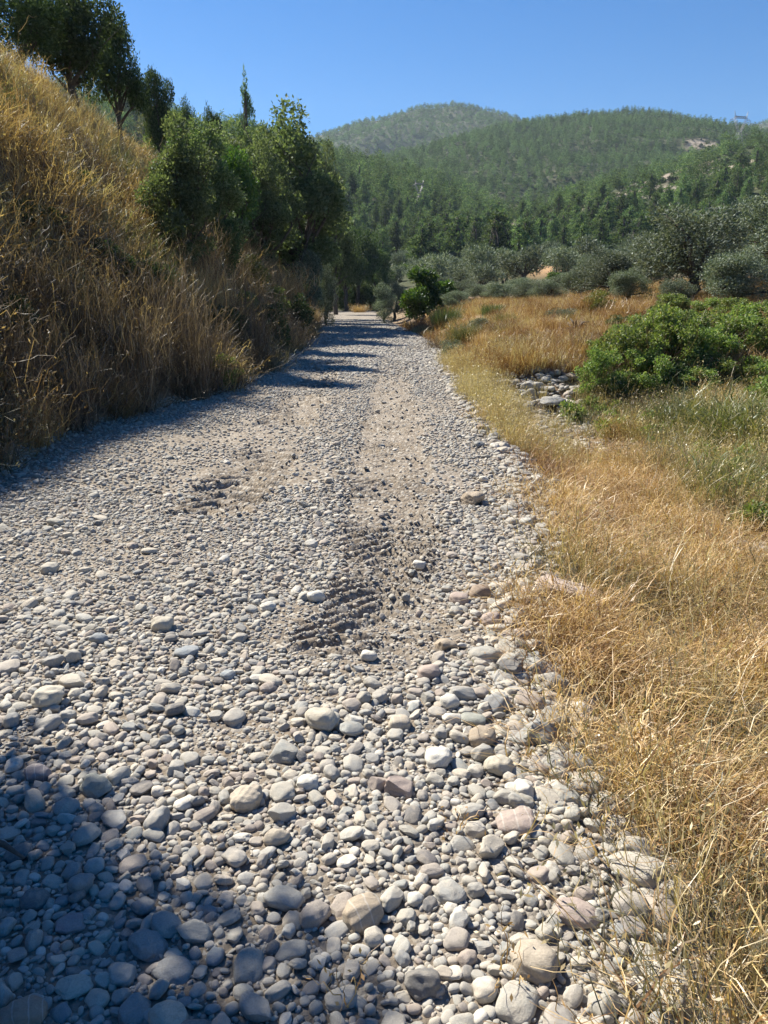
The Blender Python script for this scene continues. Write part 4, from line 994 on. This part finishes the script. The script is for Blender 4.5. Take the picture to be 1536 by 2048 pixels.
# green weeds mixed in further along
PO = [proto('oats', strand_mesh('oats', 70, .6, .2, .35, .005, 110+k, OATS, .2, .05, 6, heads=150, head=(.032, .011)), OATS) for k in range(3)]
PW = [proto('weed', strand_mesh('weed', 90, .42, .2, .6, .009, 90+k, WEED, .25, .08, 5), WEED) for k in range(3)]
b = clumps(10, (0, 0, .2), (.2, .2, .18), .07, .12, 5); PW += [proto('weed', foliage('weed', b, 900, .038, .02, 95, .3, .5, .2, GREEN), GREEN), proto('weed', strand_mesh('weed', 100, .5, .2, .5, .006, 97, GREYWEED, .2, .08, 6, heads=60, head=(.02, .009)), GREYWEED)]
PW += [PR[0], PR[7], PO[0]]
gx_, gy_ = region(2800, 6.2, 13.5, lambda y: xr(y)+np.interp(y, [6, 9, 13], [2.0, 1.8, 1.2]), lambda y: xr(y)+8.5, lambda x, y: sstep(.42, .6, fbm(x/1.4, y/1.4, 83)+.05+.05*(x-xr(y)-2))*.9)
grass('green_weeds', 'tangled green weeds between the dry grass and the leafy bushes', gx_, gy_, PW, np.where(fbm(gx_/.8, gy_/.8, 89, 3) < .47, rng.integers(0, 5, len(gx_)), rng.integers(3, 8, len(gx_))), .7, 1.2)
# pale wild oats in the ditch bend and on its bank
gx_, gy_ = region(800, 8.5, 19, lambda y: xr(y)+.05, lambda y: xr(y)+4.2, lambda x, y: sstep(.42, .66, fbm(x/1.0, y/1.6, 84)+.28*sstep(1.5, .2, x-xr(y))+.12*sstep(11, 9.5, y))*np.where(y > 11, sstep(1.7, .8, x-xr(y)), 1))
grass('wild_oats', 'pale dry wild oats along the ditch at the bend of the track', gx_, gy_, PO, rng.integers(0, 3, len(gx_)), .6, 1.0)
# rusty brown grass on the mound and meadow
PB = [proto('brown_grass', strand_mesh('brown_grass', 120, .36, .24, .45, .007, 120+k, [RUST, STRAW, RUST, OATS][k], .3, .08, 5, heads=50, head=(.02, .008)), RUST) for k in range(4)]
gx_, gy_ = region(5200, 14.5, 46, lambda y: xr(y)+np.interp(y, [14, 16, 46], [1.2, .4, .3]), lambda y: xr(y)+np.interp(y, [14, 25, 46], [8, 13, 18]), lambda x, y: .35+.8*sstep(.35, .6, fbm(x/1.3, y/1.3, 85)), 1.3)
grass('brown_grass', 'rusty brown dry grass over the mound between ditch and olives', gx_, gy_, PB, rng.integers(0, 4, len(gx_)), .8, 1.4)
# tall grass on the left bank
PG = [proto('bank_grass', strand_mesh('bank_grass', 90, .68, .34, .6, .010, 130+k, [BANKS, BANKS, OATS, TWIG, GREYWEED, WEED][k], .4, .13, 7, heads=90, head=(.035, .012), br=.2), BANKS) for k in range(6)]
gx_, gy_ = region(9500, .5, 46, lambda y: xl(y)-np.interp(y, [0, 20, 46], [9, 14, 14]), lambda y: xl(y)-.1, lambda x, y: .55+.5*fbm(x/1.5, y/1.5, 86), 1.1)
sL = xl(gy_)-gx_; f_ = fbm(gx_/2.2, gy_/2.2, 87)+.12*(rng.random(len(gx_))-.5)
low = sL < 1.9
pk = np.where(low, np.where(f_ < .42, 3, np.where(f_ < .56, 0, np.where(rng.random(len(gx_)) < .6, 4, 3))), np.where(f_ < .32, 3, np.where(f_ < .50, 1, np.where(f_ < .60, 2, np.where(rng.random(len(gx_)) < .45, 5, 0)))))
grass('bank_grass', 'tall dry grass covering the steep bank beside the track', gx_, gy_, PG, pk, .55, 1.35, fn=H, tilt=16)
# short straw on the strip where bank and track meet
# a few sprigs and straws on the stones
for px_, py_, h_, rz, lab in ((905, 1665, .10, .4, 'dry straw sprig among the sunlit blue and white pebbles'), (1015, 1960, .14, 1.4, 'dry stalk between the near cobbles and the grass'), (700, 2005, .14, 2.0, 'bent dry stalk at the near rim of the shade'), (1040, 1235, .30, 0, 'lone upright straw stalk at the grass edge by the rock cluster')):
    p = on_z(px_, py_); z = float(surf(p[:1], p[1:2])[0])
    me = strand_mesh('straw_sprig', 9, h_*1.3, .02, .6, .004, int(px_), STRAW, .3, .1, 8, heads=16, head=(.018, .007), br=.4)
    tag(put('straw_sprig', me, None, None, (p[0], p[1], z+.02), (0, 0, rz)), lab, 'straw')
p = on_z(20, 1740); a = Acc(); a.tube([(-.25, .05, .05), (-.1, .02, .055), (.0, -.01, .05), (.07, -.05, .04)], [.012, .011, .009, .004], 6); a.tube([(-.1, .02, .055), (-.04, .05, .07)], [.006, .002], 5)
sm = a.mesh('dead_branch'); sm.materials.append(BARK); tag(put('dead_branch', sm, None, None, (p[0], p[1], .04)), 'thin dead branch lying on the shaded cobbles', 'branch')

# ------------------------------------------------------------------ pine forest on the hills
def hillpts(step, x0, x1, y0, y1):
    X, Y = np.meshgrid(np.arange(x0, x1, step), np.arange(y0, y1, step)); X = X.ravel(); Y = Y.ravel()
    return X+rng.uniform(-.48, .48, len(X))*step, Y+rng.uniform(-.48, .48, len(Y))*step
xs, ys_ = hillpts(5.2, -520, 760, 125, 1120); x2, y2 = hillpts(8.5, -900, 1250, 1120, 2050)
xs = np.concatenate([xs, x2]); ys_ = np.concatenate([ys_, y2])
k = np.abs(np.arctan2(xs, ys_)) < R(34); xs, ys_ = xs[k], ys_[k]
zs = H(xs, ys_)
# leave out what lies deep behind a crest
vis = np.full(len(xs), True)
tt = np.linspace(.06, .985, 46)
worst = np.full(len(xs), -1e9)
for t in tt:
    gz_ = H(xs*t, ys_*t); worst = np.maximum(worst, (gz_-CH)/t)
vis = (zs+9-CH) > worst-4
xs, ys_, zs, worst = xs[vis], ys_[vis], zs[vis], worst[vis]
P = np.stack([xs, ys_, zs], 1); ppx, ppy, dep = project(P)
rk = rocky(xs, ys_); fl = field(xs, ys_)
lat = zs-(2.6+.045*np.clip(ys_-112, 0, None))            # height above the valley floor
near_hill = (ppx > 1000) & (ys_ < 640)
dens = np.clip(.85+1.1*(fbm(xs/70, ys_/70, 94)-.40), .4, 1)*np.where(near_hill, .62, 1)*(1-.92*rk)*(1-fl)*sstep(-1, 8, lat)
# bare scrubby shoulder in the middle of the main hill
sp_ = hit(1040, 420); dens *= 1-.75*sstep(1.1, .6, np.hypot((xs-sp_[0])/70, (ys_-sp_[1])/60))
keep = rng.random(len(xs)) < dens; rk2 = (~keep) & (rng.random(len(xs)) < .7) & (fl < .3) & (lat > 2)
tx, ty, tz = xs[keep], ys_[keep], zs[keep]; ts = rng.uniform(.5, 1.35, len(tx))*np.where(near_hill[keep], .85, np.where(ty > 480, .86, 1.02))
seen = ((tz+5*ts-CH) > worst[keep]) & (ppx[keep] > -10) & (ppx[keep] < 1546)
sz_ = np.where(seen, ts/np.hypot(tx, ty), 0); od = np.argsort(-sz_); ind = od[:290]
for q, k in enumerate(ind):
    far_ = math.hypot(tx[k], ty[k]) > 330
    kind = 'far_pine' if far_ else 'pine'
    if tx[k]/ty[k] > .13: lab, gr = 'light green young pine on the near hillside above the olives', 'pines of the near hillside'
    elif tx[k]/ty[k] > -.02: lab, gr = 'green pine at the foot of the wooded main hill', 'pines at the foot of the main hill'
    else: lab, gr = 'dark green pine on the shaded spur behind the track end', 'pines of the shaded spur'
    wv_ = rng.uniform(1.1, 1.6)
    add_tree(kind, q % 4, (tx[k], ty[k], tz[k]-.2), 3.9*ts[k]*wv_, 8.3*ts[k], rng.uniform(0, 6.28), 'pine_tree', lab, gr)
rest = np.ones(len(tx), bool); rest[ind] = False
def joined(kind, var):
    tr, cr, _, _ = TREES.setdefault((kind, var), make_tree(kind, 1000+37*var+sum(map(ord, kind))))
    def arr(me):
        v = np.empty(len(me.vertices)*3, np.float32); me.vertices.foreach_get('co', v); return v.reshape(-1, 3)
    f = np.empty(len(cr.loops), np.int32); cr.loops.foreach_get('vertex_index', f)
    return mesh_from('pine_shape', arr(cr), f.reshape(-1, 4), False)
PP = [proto('pine_shape', joined('far_pine', v), PINE) for v in range(4)]
n = rest.sum(); s = ts[rest]; wv_ = s*rng.uniform(1.15, 1.8, n)*np.where(ty[rest] > 1100, 1.5, 1)
instancer('pine_forest', np.stack([tx, ty, tz], 1)[rest], np.stack([np.zeros(n), np.zeros(n), rng.uniform(0, 6.28, n)], 1), np.stack([wv_, wv_, s], 1), rng.integers(0, 4, n), PP, 'dense pine forest covering the hills behind the valley')
b = clumps(9, (0, 0, .7), (1.0, 1.0, .55), .4, .65, 8, -.5); PM = [proto('scrub_shape', foliage('scrub', b, 260, .42, .2, 8+k, .2, .5, .3, MAQUIS), MAQUIS) for k in range(2)]
mx, my, mz = xs[rk2], ys_[rk2], zs[rk2]
ex, ey = hillpts(4.2, -60, 420, 130, 620); ez = H(ex, ey); q = (np.abs(np.arctan2(ex, ey)) < R(32)) & (rng.random(len(ex)) < .35) & (field(ex, ey) < .3); ex, ey, ez = ex[q], ey[q], ez[q]
mx = np.concatenate([mx, ex]); my = np.concatenate([my, ey]); mz = np.concatenate([mz, ez]); n = len(mx); s = rng.uniform(.5, 1.4, n)
instancer('hill_scrub', np.stack([mx, my, mz], 1), np.stack([np.zeros(n), np.zeros(n), rng.uniform(0, 6.28, n)], 1), np.stack([s, s, s*rng.uniform(.7, 1.2, n)], 1), rng.integers(0, 2, n), PM, 'low dark scrub between the pines and pale rocks of the hills')
RS = [proto('hill_rock', stone_mesh('hill_rock', 900+k, 2, .6, 1.3, .8, .2), TM['pink']) for k in range(3)]
mx, my = hillpts(3.2, -60, 420, 200, 700); q = rng.random(len(mx)) < rocky(mx, my)*.16; mx, my = mx[q], my[q]; n = len(mx); s = rng.uniform(.5, 1.9, n)**1.3
instancer('hill_rocks', np.stack([mx, my, H(mx, my)], 1), rng.uniform(-.5, .5, (n, 3))+np.array([0, 0, 1])*rng.uniform(0, 6, n)[:, None], np.stack([s, s, s], 1), rng.integers(0, 3, n), RS, 'pale outcrop rocks scattered over the near hillside')

# ------------------------------------------------------------------ transmission towers
SM, N_, L_ = new_mat('galvanised_steel'); p_ = N_.new('ShaderNodeBsdfPrincipled'); p_.inputs['Base Color'].default_value = (.13, .14, .155, 1); p_.inputs['Metallic'].default_value = .0; p_.inputs['Roughness'].default_value = .55
L_.new(noise(N_, L_, 3), p_.inputs['Roughness']); o_ = N_.new('ShaderNodeOutputMaterial'); L_.new(p_.outputs[0], o_.inputs[0])
def pylon(loc, hgt, rz, label, wd):
    root = put('transmission_tower', None, loc=loc, rot=(0, 0, rz)); tag(root, label, 'pylon')
    k = hgt/30.0
    def sec(a, z0, w0, z1, w1, n):
        for i in range(n):
            ta, tb = i/n, (i+1)/n; za, zb = z0+(z1-z0)*ta, z0+(z1-z0)*tb; wa, wb = w0+(w1-w0)*ta, w0+(w1-w0)*tb
            for sx_, sy_ in ((1, 1), (1, -1), (-1, 1), (-1, -1)): a.bar((sx_*wa*k, sy_*wa*k, za*k), (sx_*wb*k, sy_*wb*k, zb*k), wd)
            for s1 in (1, -1):
                a.bar((-wa*k, s1*wa*k, za*k), (wb*k, s1*wb*k, zb*k), wd*.6); a.bar((wa*k, s1*wa*k, za*k), (-wb*k, s1*wb*k, zb*k), wd*.6)
                a.bar((s1*wa*k, -wa*k, za*k), (s1*wb*k, wb*k, zb*k), wd*.6)
    a = Acc(); sec(a, 0, 3.0, 17, 1.1, 6); me = a.mesh('lattice_body', False); put('lattice_body', me, SM, root)
    a = Acc()                                                       # the open cat-head window
    for s1 in (1, -1):
        for yo in (.7, -.7):
            a.bar((s1*1.1*k, yo*k, 17*k), (s1*4.6*k, yo*k, 24.5*k), wd); a.bar((s1*.4*k, yo*k, 17*k), (s1*3.6*k, yo*k, 25*k), wd*.8)
            for t in (0, .25, .5, .75): a.bar(((1.1+3.5*t)*s1*k, yo*k, (17+7.5*t)*k), ((.4+3.2*(t+.2))*s1*k, yo*k, (17+8*(t+.2))*k), wd*.6)
            a.bar((s1*4.6*k, yo*k, 24.5*k), (s1*3.9*k, yo*k, 27*k), wd); a.bar((s1*3.6*k, yo*k, 25*k), (s1*3.9*k, yo*k, 27*k), wd*.7)
    put('cat_head', a.mesh('cat_head', False), SM, root)
    a = Acc()
    for yo in (.6, -.6):
        a.bar((-4.2*k, yo*k, 26.6*k), (4.2*k, yo*k, 26.6*k), wd); a.bar((-4.2*k, yo*k, 25.6*k), (4.2*k, yo*k, 25.6*k), wd*.8)
        for i in range(10): a.bar((-4.2*k+.84*i*k, yo*k, 25.6*k if i % 2 else 26.6*k), (-4.2*k+.84*(i+1)*k, yo*k, 26.6*k if i % 2 else 25.6*k), wd*.6)
    put('cross_beam', a.mesh('cross_beam', False), SM, root)
    for s1 in (1, -1):
        a = Acc(); a.bar((s1*4.1*k, 0, 26.6*k), (s1*5.2*k, 0, 30*k), wd); a.bar((s1*4.6*k, 0, 24.5*k), (s1*5.2*k, 0, 30*k), wd*.6)
        put('earth_wire_peak', a.mesh('earth_wire_peak', False), SM, root)
        a = Acc(); a.bar((s1*4.6*k, 0, 24.6*k), (s1*8.0*k, 0, 24.2*k), wd); a.bar((s1*4.3*k, 0, 26.3*k), (s1*8.0*k, 0, 24.2*k), wd*.8); a.bar((s1*6.2*k, 0, 24.4*k), (s1*6.2*k, 0, 25.3*k), wd*.6); a.bar((s1*7.9*k, 0, 24.2*k), (s1*7.9*k, 0, 22.6*k), wd*.7)
        put('side_arm', a.mesh('side_arm', False), SM, root)
pt = hit(1472, 290); Yp = min(max(pt[1], 560), 640); b0 = at_Y(1474, 305, Yp); zg = float(H(b0[:1], b0[1:2])[0]); ztop = at_Y(1474, 221, Yp)[2]
pylon((b0[0], Yp, zg-.3), ztop-zg, .25, 'lattice transmission tower on the rocky shoulder against the sky', .15)
pt = hit(838, 420); ztop = at_Y(838, 358, pt[1])[2]
pylon((pt[0], pt[1], pt[2]-.3), ztop-pt[2], .5, 'faint lattice transmission tower in front of the dark wooded spur', .09)

# ------------------------------------------------------------------ the air of the valley
HX, HY0, HY1, HZ0, HZ1 = 2700, -40, 2800, -4, 620
V = [(x, y, z) for z in (HZ0, HZ1) for y in (HY0, HY1) for x in (-HX, HX)]
hm = mesh_from('haze', np.array(V, float), np.array([(0, 2, 3, 1), (4, 5, 7, 6), (0, 1, 5, 4), (2, 6, 7, 3), (0, 4, 6, 2), (1, 3, 7, 5)]), False)
m, N, L = new_mat('valley_air'); pv = N.new('ShaderNodeVolumePrincipled'); pv.inputs['Color'].default_value = (.62, .78, 1, 1); pv.inputs['Density'].default_value = .00010; pv.inputs['Anisotropy'].default_value = .2
L.new(pv.outputs[0], N.new('ShaderNodeOutputMaterial').inputs['Volume'])
tag(put('haze', hm, m), 'thin bluish summer haze filling the valley air', kind='stuff')
